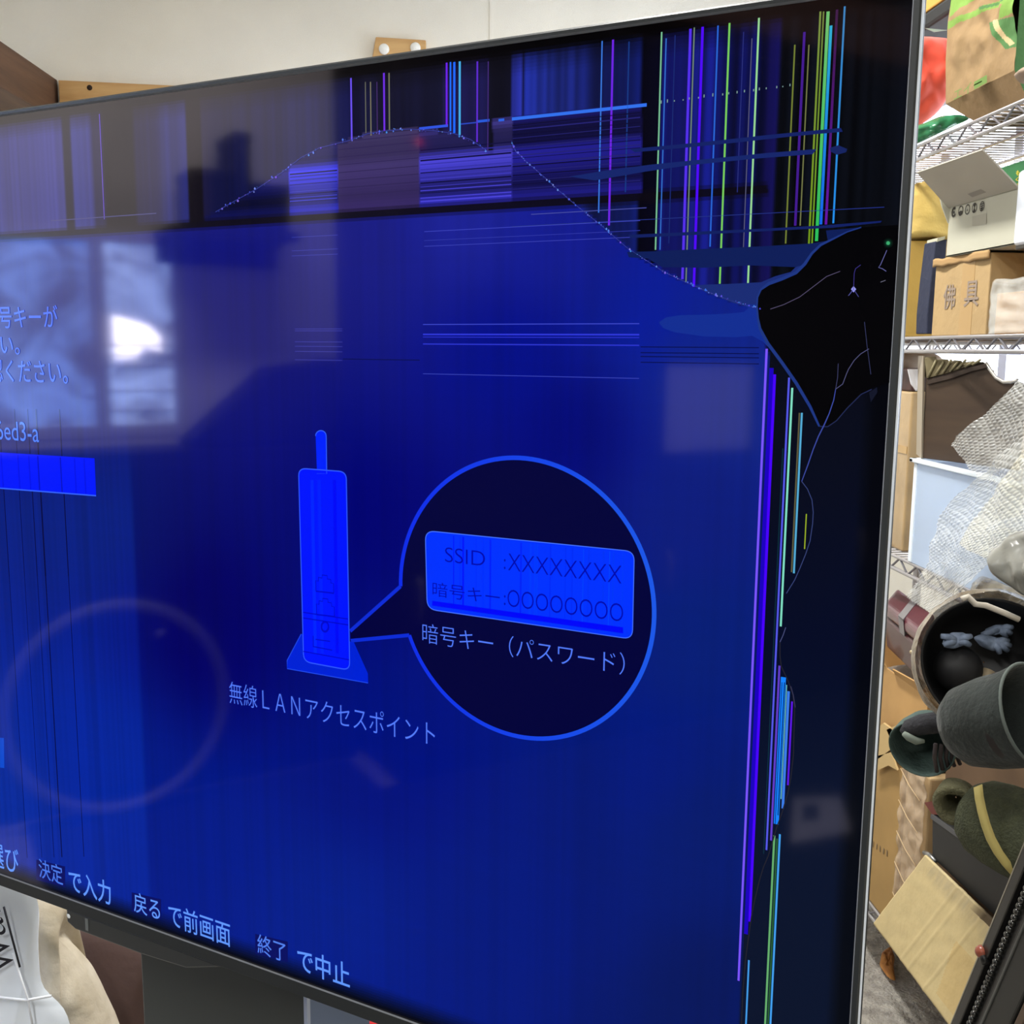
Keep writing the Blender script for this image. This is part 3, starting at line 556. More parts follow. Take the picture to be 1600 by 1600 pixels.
s0, s1 = UV(104, 1432)[0], UV(352, 1515)[0]; sb = MB()
prof = [(s0, OB), (s0, OB - .014), (s0 + .012, OB - .019), ((s0 + s1) / 2, OB - .019), (s1 - .05, OB - .016), (s1, OB)]
sb.prism([T(u, v, .0) for u, v in prof], N_W * .016); sb.build('sensor_housing', mat('sensor plastic', (52, 54, 54), .35), tv, bevel=.0015)
sp = MB(); sp.ball(T(s0 + .003, OB - .007, .004), .0048, 8); sl = sp.build('sensor_window', X('sensor white', (235, 240, 240), .25), tv); sl['label'] = 'small white tip of the sensor bar'  # highlight on the bar's end, modelled as a small white ball
sp = MB(); sp.obox(T(s0 + .028, OB - .015, -.0006), E_U * .004, Z * .013, N_W * .002); sp.build('sensor_mark', X('sensor grey', (104, 108, 108), .3), tv)
# column stand
DW = .115; cl, cr = UV(221, 1540, DW)[0], UV(478, 1580, DW)[0]
st = MB(); st.obox(T(cl, -EYE + .03, DW), E_U * (cr - cl), N_W * .11, Z * (EYE - .03 - .30)); sco = st.build('stand_column', mat('dark grey steel', (66, 70, 68), .5, metal=.2), tv, bevel=.003)
st = MB(); st.obox(T(cr, -EYE + .03, DW + .004), E_U * .002, N_W * .104, Z * (EYE - .03 - .31)); q_ = st.build('side_panel', mat('blue grey steel', (104, 120, 150), .5), sco); q_['label'] = 'blue grey side of the column'  # window light on the column's side put into a paler blue grey
st = MB(); st.obox(T(cr - .002, -EYE + .03, DW - .001), E_U * .0045, N_W * .005, Z * (EYE - .03 - .31)); q_ = st.build('corner_strip', mat('pale corner', (178, 188, 210), .4), sco); q_['label'] = 'pale strip along the column edge'  # highlight on the column's edge, modelled as a pale strip
st = MB(); st.obox(T(cl - .18, -EYE, DW - .22), E_U * (cr - cl + .36), N_W * .52, Z * .03); st.build('stand_base', mat('dark base steel', (40, 42, 42), .5), tv, bevel=.006)
st = MB(); st.obox(T(cl + .02, -.50, BD - .004), E_U * (cr - cl - .04), N_W * (DW - BD + .008), Z * .30); st.build('mount_bracket', M_BK, tv)
# ================================================================ wire rack beside the window
XF, XB, Y0, Y1 = .9, 1.36, 1.12, 2.95
SH = [1.714, 1.350, .916, .158]
M_CH = mat('chrome wire', (184, 181, 184), .32, metal=.7); M_CHD = X('grey wire', (128, 126, 132), .4, metal=.6)
rack = thing('wire_rack', 'chrome wire storage rack loaded with boxes in front of the bright window', 'rack', ((XF + XB) / 2, (Y0 + Y1) / 2, 0))
for z in SH:
    b = MB()
    for zz, r in ((z, .0035), (z - .025, .0042)):
        b.tube([(XF, Y0, zz), (XF, Y1, zz)], r, 8); b.tube([(XB, Y0, zz), (XB, Y1, zz)], r, 8); b.tube([(XF, Y0, zz), (XB, Y0, zz)], r, 8); b.tube([(XF, Y1, zz), (XB, Y1, zz)], r, 8)
    for xx in (XF, XB):
        n = 46; b.tube([(xx, Y0 + (Y1 - Y0) * k / n, z if k % 2 else z - .025) for k in range(n + 1)], .0024, 6, mi=1)
    y = Y0 + .02
    while y < Y1: b.tube([(XF, y, z + .001), (XB, y, z + .001)], .0018, 5); y += .024
    for fx in (.25, .5, .75): b.tube([(XF + (XB - XF) * fx, Y0, z - .006), (XF + (XB - XF) * fx, Y1, z - .006)], .003, 6)
    b.build('shelf', [M_CH, M_CHD], rack)
for x in (XF, XB):
    for y in (Y0, Y1):
        b = MB().tube([(x, y, .02), (x, y, 1.86)], .0125, 14)
        for k in range(30): b.tube([(x, y, .06 + k * .06), (x, y, .063 + k * .06)], .0130, 14)
        po = b.build('post', M_CH, rack); MB().lathe((x, y, 0), (0, 0, 1), [(0, .001), (0, .02), (.012, .02), (.02, .008), (.03, .008)], 16).build('foot', X('rubber black', (28, 28, 28), .7), po)
T_ = [z + .0035 for z in SH]

def PL(px, py, a, b):                                                  # meeting with the vertical plane through two plan points
    r = ray(px, py); d = V(b[0] - a[0], b[1] - a[1]); n = V(-d[1], d[0]); t = (n @ V(a[0], a[1])) / (n @ r[:2]); return O + r * t
M_CARD = X('kraft cardboard', (176, 140, 88), .8, var=.07, vscale=14, bump=.15, bscale=90, stretch=(1, 1, 9)); M_CARDL = X('pale cardboard', (216, 188, 124), .8, var=.05, vscale=9, bump=.2, bscale=60)
M_CARDY = X('mustard cardboard', (184, 148, 68), .78, var=.05, vscale=7, bump=.12, bscale=50); M_TAPE = X('packing tape', (196, 158, 96), .22, var=.05, alpha=.9, coat=.4)
def carton(name, label, lo, hi, m, cat='box', tape=True, flap=None, group=None):
    t = thing(name, label, cat, ((lo[0] + hi[0]) / 2, (lo[1] + hi[1]) / 2, lo[2]), group)
    MB().box(lo, hi).build('carton_body', m, t, bevel=.003)
    ym = (lo[1] + hi[1]) / 2
    MB().box((lo[0] + .004, ym - .0015, hi[2] - .0005), (hi[0] - .004, ym + .0015, hi[2] + .0008)).build('flap_seam', X('dark seam', (96, 72, 40), .9), t)
    if tape:
        MB().box((lo[0] - .0006, ym - .022, hi[2] - .05), (lo[0] + .001, ym + .022, hi[2] + .0006)).build('tape', M_TAPE, t)
    return t
# ---------------------------------------------------------------- top shelf
z0 = T_[0]
kb = thing('paper_sack', 'crumpled brown kraft paper sack with green print on the top rack shelf', 'bag', (1.05, 1.81, z0))
yN, yF, zc = P(1588, 110, x=.9)[1], P(1480, 165, x=.9)[1], P(1563, 122, x=.9)[2]; zt = 2.08; KR = (142, 116, 80); GL = (112, 146, 62); GD = (74, 116, 62)
def inpoly(p, poly):
    x, y = p; c = False
    for i in range(len(poly)):
        (a, b), (d, e) = poly[i], poly[i - 1]
        if (b > y) != (e > y) and x < (d - a) * (y - b) / (e - b) + a: c = not c
    return c
SACK = [([(1486, -60), (1534, -8), (1489, 28)], GL), ([(1487, 34), (1545, 8), (1580, -4), (1582, 4), (1548, 16), (1500, 38), (1486, 46)], GL), ([(1534, 12), (1580, -2), (1580, 1), (1538, 16)], GD),
        ([(1579, -40), (1640, -40), (1640, 16), (1600, 17), (1567, 31), (1578, 5)], GL), ([(1549, 36), (1640, 14), (1640, 60), (1571, 77), (1562, 62)], GD), ([(1558, 32), (1566, 30), (1574, 56), (1586, 68), (1578, 72), (1568, 60)], (186, 164, 120)),
        ([(1486, -200), (1640, -200), (1640, -30), (1486, -60)], GL)]
def proj(p):
    q = R.T @ (np.asarray(p) - O); return 800 + F * q[0] / q[2], 800 + F * q[1] / q[2]
def sackp(s, t):
    y = yF + (yN - yF) * s; z = zc + (zt - zc) * t; w = noise.noise(Vector((y * 18, z * 18, 1))) * .010 + noise.noise(Vector((y * 40, z * 40, 4))) * .004
    tap = .012 * math.sin(math.pi * min(1, t * 1.4)); return (.897 - tap * .5 + w * min(1, 4 * s + .2) * min(1, 5 * t + .1), y, z)
def sackc(s, t):
    y = yF + (yN - yF) * s; z = zc + (zt - zc) * t; p = proj((.897, y, z))
    for poly, c in SACK[::-1]:
        if inpoly(p, poly): return lin(c)
    return lin(np.array(KR) * (1 + .06 * noise.noise(Vector((y * 30, z * 30, 0)))))
b = MB(); b.grid(sackp, 150, 210, sackc)
ch = .075
lo4 = [(.925, yF - ch, z0), (.925, yN - .0, z0), (1.2, yN, z0), (1.2, yF - .02, z0)]; hi4 = [(.897, yF, zc), (.897, yN, zc), (1.22, yN, zc), (1.22, yF, zc)]; tp4 = [(.897, yF, zt), (.897, yN, zt), (1.22, yN, zt), (1.22, yF, zt)]
kc = lin(KR)
b.add(lo4 + hi4, [(3, 2, 1, 0), (0, 1, 5, 4), (2, 3, 7, 6), (3, 0, 4, 7)], lin((134, 108, 74))); b.add(lo4 + hi4, [(1, 2, 6, 5)], lin((80, 124, 74)))
b.add(hi4 + tp4, [(2, 3, 7, 6), (3, 0, 4, 7), (4, 5, 6, 7)], kc); b.add(hi4 + tp4, [(1, 2, 6, 5)], lin((80, 124, 74)))
b.build('sack_body', attr_mat('printed kraft paper', .85, bump=.3, bscale=30), kb)
a_, e_ = P(1487, 158, x=.889), P(1530, 136, x=.889); ex = e_ - a_; ex /= np.linalg.norm(ex)
b = MB(); b.text('エイー', P(1490, 158, x=.888), ex, Z, np.linalg.norm(e_ - a_), .018); f_ = P(1563, 118, x=.889) - e_
b.add([P(1522, 140, x=.888), P(1542, 129, x=.888), P(1542, 117, x=.888), P(1522, 128, x=.888)], [(0, 1, 2, 3)]); b.build('lettering', X('sack green ink', (96, 124, 58), .8), kb)
t = carton('mustard_carton', 'plain mustard cardboard box highest in the heap beside the paper sack', (.91, 2.0, 1.966), (1.2, 2.3, 2.2), M_CARDY, tape=False)
t = thing('flat_case', 'flat black case with a pale corner lying under the mustard cardboard box', 'case', (1.05, 2.15, 1.936))
MB().box((.91, 2.0, 1.936), (1.2, 2.3, 1.9655)).build('case_shell', X('black fabric', (30, 32, 32), .7), t, bevel=.006)
MB().prism([P(1446, 44, y=1.9985), P(1480, 47, y=1.9985), P(1460, 50, y=1.9985)], (0, .002, 0)).build('corner_patch', X('pale patch', (186, 206, 196), .6), t)
o = MB().puff([P(*p, y=2.06) for p in [(1400, 58), (1449, 57), (1486, 60), (1486, 110), (1481, 150), (1472, 168), (1456, 184), (1436, 197), (1400, 200)]], (0, 1, 0), .045, wr=.30, wsc=22).build('red_bag', X('coral red cloth', (236, 84, 62), .65, color2=(246, 96, 70), vscale=9, sheen=.3), None)
tag(o, 'bright coral red cloth bag squeezed between the paper sack and the television', 'bag')
o = MB().puff([P(*p, y=1.975) for p in [(1405, 200), (1440, 194), (1470, 181), (1500, 179), (1519, 184), (1500, 193), (1470, 207), (1436, 224), (1405, 232)]], (.2, 1, .3), .018, wr=.6, wsc=34).build('green_plastic', X('green film', (34, 96, 62), .25, color2=(70, 160, 110), vscale=25, coat=.5), None)
tag(o, 'crumpled dark green plastic lying on the top shelf under the red bag', 'plastic sheet')
o = MB().puff([P(*p, y=1.6) for p in [(1588, 112), (1600, 104), (1680, 88), (1700, 120), (1640, 132), (1600, 126)]], (0, 1, 0), .04, wr=.2).build('grey_pouch', X('taupe cloth', (150, 130, 112), .8), None)
tag(o, 'small taupe pouch in front of the near end of the paper sack', 'pouch')
# ---------------------------------------------------------------- middle shelf
z1 = T_[1]
carton('far_carton', 'tan cardboard box standing behind the navy slip case on the middle shelf', (.925, 2.14, z1), (1.2, 2.45, 1.545), M_CARDY, tape=False)
pe = MB()
def envp(s, t):
    a = 2 * math.pi * s; r = 1 + .03 * noise.noise(Vector((s * 9, t * 5, 3)))
    px_, pz_ = math.copysign(abs(math.cos(a)) ** .35, math.cos(a)) * .15, math.copysign(abs(math.sin(a)) ** .35, math.sin(a)) * .14
    return (1.06 + px_ * r, 2.26 + pz_ * r, 1.551 + .108 * t + .008 * noise.noise(Vector((px_ * 20, pz_ * 20, t * 4))) - .012 * (1 - t) * 0)
pe.grid(envp, 72, 10); nb = len(pe.v); pe.add([(1.06, 2.26, 1.656), (1.06, 2.26, 1.551)], []); pe.f += [[10 * 73 + k, 10 * 73 + k + 1, nb] for k in range(72)] + [[k + 1, k, nb + 1] for k in range(72)]; pe.m += [0] * 144; pe.sm += [True] * 144; pe.c += [None] * 144
o = pe.build('padded_parcel', X('parcel paper', (200, 172, 96), .75, var=.06, vscale=12, bump=.3, bscale=35)); tag(o, 'yellowish paper parcel with rumpled top behind the open white box', 'parcel')
t = thing('slip_case', 'slim navy slip case wedged upright between two cardboard boxes', 'case', (.94, 2.07, z1))
MB().prism([P(*p, y=2.06) for p in [(1462, 377), (1480, 374), (1478, 404), (1470, 470), (1463, 521.5), (1448, 521.5), (1449, 490), (1454, 440)]], (0, .05, 0)).build('case_body', X('navy cloth', (38, 44, 66), .7, bump=.2), t, bevel=.002)
MB().prism([P(*p, y=2.0585) for p in [(1465, 372), (1477, 369), (1476, 374), (1464, 378)]], (0, .045, 0)).build('pale_tab', X('pale tab', (186, 184, 160), .7), t)
FX = .92; fy0, fy1, fz = P(1549, 395, x=FX)[1], P(1463, 405, x=FX)[1], P(1549, 394, x=FX)[2]
fb = thing('altar_fittings_box', 'tan cardboard box with two large grey Japanese characters on the middle shelf', 'box', (1.06, (fy0 + fy1) / 2, z1))
MB().box((FX, fy0, z1), (1.2, fy1, fz)).build('carton_body', X('sandy cardboard', (176, 148, 104), .8, var=.04, vscale=10, bump=.15, bscale=70), fb, bevel=.002)
b = MB(); b.grid(lambda s, t_: (FX - .003 - .003 * math.sin(9 * s), fy1 + .004 + (fy0 - fy1 - .006) * s, fz - .010 + .014 * t_ + .003 * noise.noise(Vector((s * 7, 0, 0)))), 30, 3); b.build('torn_lid_edge', X('torn board', (172, 138, 92), .85), fb, solid=.003)
for ch_, (x0, y0, x1, y1) in (('佛', (1472.5, 484, 1494, 443)), ('具', (1505, 480, 1531, 437))):
    a, c = P(x0, y0, x=FX - .0012), P(x1, y1, x=FX - .0012); MB().text(ch_, a, (0, -1, 0), Z, a[1] - c[1], c[2] - a[2], off=.012).build('lettering', X('grey marker', (146, 130, 116), .8), fb)
b = MB(); b.box((FX - .001, P(1500, 500, x=FX)[1] , z1 + .001), (FX + .001, P(1516, 500, x=FX)[1] + .0, fz - .002)); 
a, c = P(1499, 500, x=FX)[1], P(1518, 500, x=FX)[1]; MB().box((FX - .0006, c, z1), (FX + .001, a, fz - .001)).build('tape', X('brown paper tape', (176, 144, 96), .5), fb)
WX = .914; wy0, wy1, wz0, wz1 = P(1586, 390, x=WX)[1], P(1478, 402, x=WX)[1], fz + .004, 1.586
wb = thing('open_white_box', 'white cardboard box with raised grey flap and a row of black round symbols', 'box', (1.05, (wy0 + wy1) / 2, wz0))
M_WB = X('white carton', (184, 182, 164), .6, var=.015, vscale=6)
b = MB(); tk = .004
b.box((WX, wy0, wz0), (WX + tk, wy1, wz1)); b.box((1.2 - tk, wy0, wz0), (1.2, wy1, wz1)); b.box((WX + tk, wy0, wz0), (1.2 - tk, wy0 + tk, wz1)); b.box((WX + tk, wy1 - tk, wz0), (1.2 - tk, wy1, wz1)); b.box((WX, wy0, wz0), (1.2, wy1, wz0 + tk)); b.box((WX + tk, wy0 + tk, wz0 + tk), (1.2 - tk, wy1 - tk, wz1 - .012))
b.build('carton_body', M_WB, wb, bevel=.001)
fa, fb_, fc_, fd = V(WX, wy1, wz1), V(WX, wy0, wz1), P(1536, 232, x=.838), P(1434, 268, x=.838)
b = MB(); nrm = np.cross(fb_ - fa, fd - fa); nrm = nrm / np.linalg.norm(nrm) * .003; b.hexa([fa, fb_, fc_, fd, fa + nrm, fb_ + nrm, fc_ + nrm, fd + nrm]); fo = b.build('top_flap', X('grey inner board', (178, 172, 158), .7, var=.02), wb, bevel=.0008)
g = lambda s, t_: fa + (fb_ - fa) * s + (fd - fa) * t_
b = MB(); off = -nrm * .25 if (nrm @ (O - fa)) < 0 else nrm * 1.2; b.add([g(.42, .10) + off, g(.63, .12) + off, g(.60, .22) + off, g(.40, .20) + off], [(0, 1, 2, 3)]); b.build('smudge_label', X('grey smudge', (146, 140, 130), .7), fo)
b = MB(); b.prism([P(*p, y=wy1 - .002) for p in [(1466, 296), (1473, 300), (1486, 332), (1482, 349), (1472, 322)]], (0, .003, 0)); b.build('side_flap', M_WB, wb)
b = MB(); bx = WX - .0008
for k, (cx, cy) in enumerate([(1490.3, 331.7), (1500.9, 329.3), (1511.5, 327.2), (1522.4, 324.8), (1534.2, 322.4)]):
    c = P(cx, cy, x=bx); ry = abs(P(cx, cy - 7.9, x=bx)[2] - c[2]); 
    def ringp(r0, r1, a0=0, a1=360, n=28):
        pts = [(bx, c[1] - r * math.cos(math.radians(a0 + (a1 - a0) * i / n)), c[2] + r * math.sin(math.radians(a0 + (a1 - a0) * i / n))) for i in range(n + 1) for r in (r0, r1)]
        b.add(pts, [(2 * i, 2 * i + 1, 2 * i + 3, 2 * i + 2) for i in range(n)])
    if k == 0: ringp(ry * .52, ry, 50, 330); ringp(0.02 * ry, ry * .3, 0, 360)
    else: ringp(ry * .80, ry)
    if k == 1: ringp(.0 * ry + .0001, ry * .8, 190, 350)
    if k == 2: ringp(.0001, ry * .3, 200, 340); b.add([(bx, c[1] + s * ry * .3, c[2] + q * ry * .35) for s, q in ((-.3, .2), (.3, .2), (.3, .6), (-.3, .6))], [(0, 1, 2, 3)])
    if k == 3: ringp(.0001, ry * .8, 50, 130); ringp(.0001, ry * .8, 230, 310); b.add([(bx, c[1] + s * ry * .12, c[2] + q * ry * .5) for s, q in ((-1, -1), (1, -1), (1, 1), (-1, 1))], [(0, 1, 2, 3)])
    if k == 4:
        for q in (-.45, -.05, .35): b.add([(bx, c[1] + s * ry * .62, c[2] + ry * (q + h)) for s, h in ((-1, 0), (1, 0), (1, .24), (-1, .24))], [(0, 1, 2, 3)])
        ringp(.0001, ry * .8, 235, 305)
b.build('printed_symbols', X('black print', (58, 54, 48), .7), wb)
b = MB(); b.add([P(1519, 338, x=bx), P(1541, 333, x=bx), P(1541, 350, x=bx), P(1519, 353, x=bx)], [(0, 1, 2, 3)]); b.build('tape_ghost', X('faded patch', (168, 164, 148), .6), wb)
yk = P(1563, 262, x=.985)[1]
gb = thing('green_box', 'dark green box with yellow characters behind the open white box flap', 'box', (1.09, 1.80, wz1))
MB().box((.985, 1.70, wz1 + .001), (1.2, yk, P(1563, 262, x=.985)[2])).build('box_body', X('green card', (44, 110, 66), .5, var=.05), gb, bevel=.002)
a, c = P(1585.5, 296, x=.984), P(1594, 264, x=.984)
for i, s_ in enumerate('もくめ'): MB().text(s_, (.984, a[1], c[2] - (i + 1) * (c[2] - a[2]) / 3 + .001), (0, -1, 0), Z, a[1] - c[1], (c[2] - a[2]) / 3 - .002, off=.02).build('lettering', X('yellow ink', (206, 190, 60), .6), gb)
wy = P(1584, 340, x=.905)[1]
wp = thing('white_plastic_case', 'white plastic case with rounded dark lower edge next to the open white box', 'case', (1.05, 1.56, 1.487))
MB().box((.905, 1.42, 1.492), (1.25, wy, 1.61)).build('case_body', X('white plastic', (226, 232, 242), .35, coat=.3), wp, bevel=.008, seg=4)
MB().box((.909, 1.424, 1.4865), (1.246, wy - .004, 1.494)).build('dark_base', X('dark rim', (62, 58, 52), .6), wp, bevel=.002)
carton('buff_carton', 'plain buff cardboard box under the white plastic case', (1.0, 1.40, z1), (1.3, 1.77, 1.4865), M_CARDY, tape=False)
pk = thing('wrapped_carton', 'small tan cardboard box wrapped in clear glossy film on the middle shelf', 'box', (.95, 1.60, z1))
MB().box((.905, 1.40, z1), (.99, P(1556, 480, x=.905)[1], P(1556, 459, x=.905)[2])).build('carton_body', X('orange cardboard', (196, 146, 80), .7, var=.06), pk, bevel=.002)
def film(alpha, name, tint=(236, 238, 232), rough=.12):
    m = mat(name, tint, rough, spec=.8, alpha=alpha, bump=.6, bscale=26); return m
M_FILM = film(.30, 'clear film'); fy = P(1531, 480, x=.893)[1]
def filmp(s, t_):
    a = 2 * math.pi * s; cx, cy = .945, (1.39 + fy) / 2; hx, hy = .052, (fy - 1.39) / 2
    x = cx - math.copysign(abs(math.cos(a)) ** .4, math.cos(a)) * hx; y = cy + math.copysign(abs(math.sin(a)) ** .4, math.sin(a)) * hy; w = noise.noise(Vector((x * 30, y * 30, t_ * 6))) * .007
    return (x + w, y + w, z1 + .001 + .084 * t_ + noise.noise(Vector((x * 25, y * 25, 5))) * .006 * t_)
b = MB(); b.grid(filmp, 110, 14); b.build('clear_wrap', M_FILM, pk, solid=.001)
# ---------------------------------------------------------------- lower shelf
z2 = T_[2]
tp = thing('tall_parcel', 'tall tan cardboard parcel wrapped in shiny film standing behind the clear bin', 'parcel', (1.06, 2.2, z2))
zt_ = P(1420, 612, x=.925)[2]
MB().box((.925, 2.085, z2), (1.2, 2.50, zt_)).build('parcel_body', X('glossy kraft', (176, 148, 106), .35, var=.08, vscale=10, coat=.4, bump=.25, bscale=18), tp, bevel=.004)
MB().box((.9235, 2.15, z2), (.926, 2.165, zt_ + .001)).build('tape', M_TAPE, tp); MB().box((.9235, 2.09, z2 + .20), (.926, 2.335, z2 + .215)).build('tape', M_TAPE, tp)
o = MB().box((.93, 2.10, zt_ + .0005), (1.1, 2.30, zt_ + .045)).build('dark_red_box', X('dark maroon', (62, 36, 34), .5, var=.2, vscale=60), None, bevel=.003); tag(o, 'small dark maroon box on top of the tall tan parcel', 'box')
o = MB().puff([P(*p, y=2.40) for p in [(1385, 556), (1410, 549), (1440, 547), (1462, 553), (1474, 566), (1470, 592), (1440, 588), (1405, 586), (1385, 590)]], (0, 1, 0), .05, wr=.3, wsc=16).build('paper_bundle', X('brown wrapping', (178, 160, 142), .6, color2=(140, 122, 104), vscale=12), None); tag(o, 'rumpled beige paper bundle just under the middle shelf', 'bundle')
t = thing('white_card', 'small white folded card hanging beside the dark brown altar panel', 'card', P(1430, 612, y=2.075))
MB().prism([P(*p, y=2.07) for p in [(1419, 577), (1440, 577), (1438, 610), (1432, 611), (1424, 600)]], (0, .004, 0)).build('card_leaf', X('white card', (240, 240, 244), .6), t)
MB().prism([P(*p, y=2.068) for p in [(1419, 577), (1426, 577), (1434, 610), (1430, 609)]], (0, .001, 0)).build('folded_edge', X('card shade', (226, 226, 232), .6), t)
bn = thing('storage_bin', 'milky clear plastic storage bin with a pale rim on the lower shelf', 'bin', (1.05, 1.83, z2))
bx0, by0, by1, bz = .897, 1.42, P(1425, 800, x=.897)[1], P(1432, 716, x=.897)[2]
M_BIN = mat('milky plastic', (206, 224, 246), .25, alpha=.46, spec=.6, coat=.3)
b = MB(); w = .004; b.box((bx0, by0, z2), (bx0 + w, by1, bz - .006)); b.box((1.2 - w, by0, z2), (1.2, by1, bz - .006)); b.box((bx0 + w, by1 - w, z2), (1.2 - w, by1, bz - .006)); b.box((bx0 + w, by0, z2), (1.2 - w, by0 + w, bz - .006)); b.box((bx0 + w, by0 + w, z2), (1.2 - w, by1 - w, z2 + w)); b.build('bin_wall', M_BIN, bn, bevel=.001)
b = MB(); b.box((bx0 - .008, by0 - .008, bz - .008), (bx0 + .006, by1 + .010, bz)); b.box((1.194, by0 - .008, bz - .008), (1.208, by1 + .008, bz)); b.box((bx0 - .008, by1 - .006, bz - .008), (1.208, by1 + .010, bz)); b.box((bx0 - .008, by0 - .008, bz - .008), (1.208, by0 + .006, bz)); b.box((bx0 - .002, by1 - .012, z2), (bx0 + .004, by1 + .002, bz - .008)); b.build('rim', X('white rim', (232, 242, 250), .3), bn, bevel=.002)
o = MB().puff([(1.0, y, z) for y, z in ((1.5, z2 + .01), (1.85, z2 + .01), (1.9, z2 + .06), (1.8, z2 + .12), (1.6, z2 + .13), (1.48, z2 + .08))], (1, 0, 0), .07, wr=.3, wsc=14).build('folded_cloth', X('blue grey cloth', (112, 132, 170), .8, color2=(150, 170, 205), vscale=10), None); tag(o, 'blue grey folded cloth inside the milky plastic bin', 'cloth')
# carved altar panel on the bin
PA, PB = P(1441, 729, x=.905), P(1592, 757, y=1.765); PA[2] = PB[2] = bz + .001; pq = lambda *p: PL(*p, PA, PB); back = V(.10, .035, 0) * .9; back = V(.028, .085, 0)
al = thing('altar_cabinet', 'dark brown wooden altar piece with a shaped crest and pale side on the clear bin', 'altar piece', (PA + PB) / 2)
M_BR = X('dark brown veneer', (72, 56, 42), .5, color2=(56, 42, 32), vscale=6, stretch=(1, 1, 6)); M_SD = X('pale edge veneer', (168, 156, 136), .6)
zb = PA[2]
face = [pq(1441, 729), V(*PB[:2], zb), V(*PB[:2], pq(1592, 600)[2]), pq(1588, 594), pq(1570, 597), pq(1556, 590), pq(1546, 576), pq(1539, 566), pq(1515, 570), pq(1480, 582), pq(1448, 592)]
face[0][2] = zb
b = MB(); b.prism(face, back * .2); b.build('front_panel', M_BR, al, bevel=.0015)
b = MB(); sd = [pq(1441, 729), pq(1448, 592), pq(1446, 562), pq(1445, 556)]; sd[0][2] = zb; bb = [p_ + back for p_ in sd]; bb[0][2] = zb
b.add(sd + bb, [(0, 1, 2, 3, 7, 6, 5, 4)]); b = MB(); dd = V(-.003, -.001, 0); o4 = [sd[0], sd[0] + back, sd[3] + back, sd[3]]; b.hexa([o4[0] + dd * 1.2, o4[1] + dd * 1.2, o4[2] + dd * 1.2, o4[3] + dd * 1.2, o4[0] - dd * .2, o4[1] - dd * .2, o4[2] - dd * .2, o4[3] - dd * .2]); b.build('side_panel', M_SD, al)
b = MB(); cr = [(1448, 591), (1444, 559), (1462, 557), (1464, 565), (1472, 562), (1481, 561), (1484, 569), (1494, 564), (1502, 563), (1505, 571), (1516, 566), (1528, 565), (1538, 566), (1515, 571), (1480, 583)]
b.prism([pq(*p) - back * .06 for p in cr], back * .9); b.build('ribbed_crest', X('olive brown wood', (118, 108, 78), .6, color2=(92, 82, 58), vscale=20), al, bevel=.001)
b = MB()
for i in range(7):
    x = 1449 + i * 11.5; q = pq(x, 590 - i * 3.4) - back * .1; e = pq(x + 13, 562 + (i % 2) * 3) - back * .1; b.tube([q, e], .0022, 6)
b.build('crest_rib', X('pale rib', (150, 140, 106), .6), al)
b = MB(); b.prism([p - back * .12 for p in [pq(1448, 594), pq(1480, 586), pq(1515, 574), pq(1539, 568), pq(1540, 574), pq(1516, 580), pq(1482, 592), pq(1449, 600)]], back * .12); b.build('moulding', X('dark moulding', (54, 42, 34), .5), al)  # shadow under the crest, painted as a dark strip
b = MB(); b.tube([pq(x, y) - back * .02 for x, y in ((1540, 567), (1547, 578), (1556, 590), (1568, 597), (1580, 597), (1590, 594))], .003, 8); b.build('curved_beading', X('silver beading', (190, 186, 178), .4, metal=.4), al)
# bubble wrap: sheets with raised air cells
def bub_mat(name, tint, al_): return mat(name, tint, .16, spec=.9, alpha=al_, coat=.6)
M_BUB = bub_mat('bubble film', (226, 228, 224), .42)
def bubble_sheet(Lc, Rc, x, nrow, ncol, seed, amp=.015, cell=.0115):
    L = [P(*p, x=x) for p in Lc]; Rr = [P(*p, x=x) for p in Rc]
    def along(c, t):
        k = t * (len(c) - 1); i = min(int(k), len(c) - 2); return c[i] + (c[i + 1] - c[i]) * (k - i)
    hgt = np.mean([np.linalg.norm(L[i + 1] - L[i]) for i in range(len(L) - 1)]) * (len(L) - 1); wid = np.linalg.norm(along(L, .5) - along(Rr, .5)); nv, nu_ = max(30, int(hgt / .0013)), max(30, int(wid / .0013))
    def fn(s, t):
        p = along(L, t) + (along(Rr, t) - along(L, t)) * s
        d = noise.noise(Vector((p[1] * 9 + seed, p[2] * 9, 0))) * amp + noise.noise(Vector((p[1] * 26, p[2] * 26 + seed, 2))) * amp * .4
        a, c = (s * wid * .90 + t * hgt * .44) / cell, (t * hgt * .90 - s * wid * .44) / (cell * .87) + 200; r = int(math.floor(c)); a += .5 * (r % 2); hs = math.sin(math.floor(a) * 12.9898 + r * 78.233) * 43758.5453; hs -= math.floor(hs); hh = .25 + .75 * hs; fx = a % 1 - .5 + (hs - .5) * .16; fy_ = c % 1 - .5; q = math.hypot(fx, fy_) / .44
        return p + V(-1, -.35, 0) * (max(0, 1 - q * q) ** .5 * .0030 * hh + d)
    return MB().grid(fn, nu_, nv)
bw = thing('bubble_wrap', 'large crumpled sheet of clear bubble wrap hanging off the lower shelf', 'bubble wrap', P(1530, 850, x=.85))
bubble_sheet([(1602, 572), (1560, 628), (1520, 664), (1482, 694)], [(1680, 560), (1680, 640), (1600, 716), (1532, 750)], .862, 0, 0, 1).build('sheet', M_BUB, bw)
bubble_sheet([(1534, 738), (1500, 770), (1470, 806), (1455, 846), (1448, 880), (1420, 930)], [(1680, 612), (1680, 720), (1640, 800), (1560, 868), (1532, 896), (1464, 966)], .838, 0, 0, 5, .02).build('sheet', M_BUB, bw)
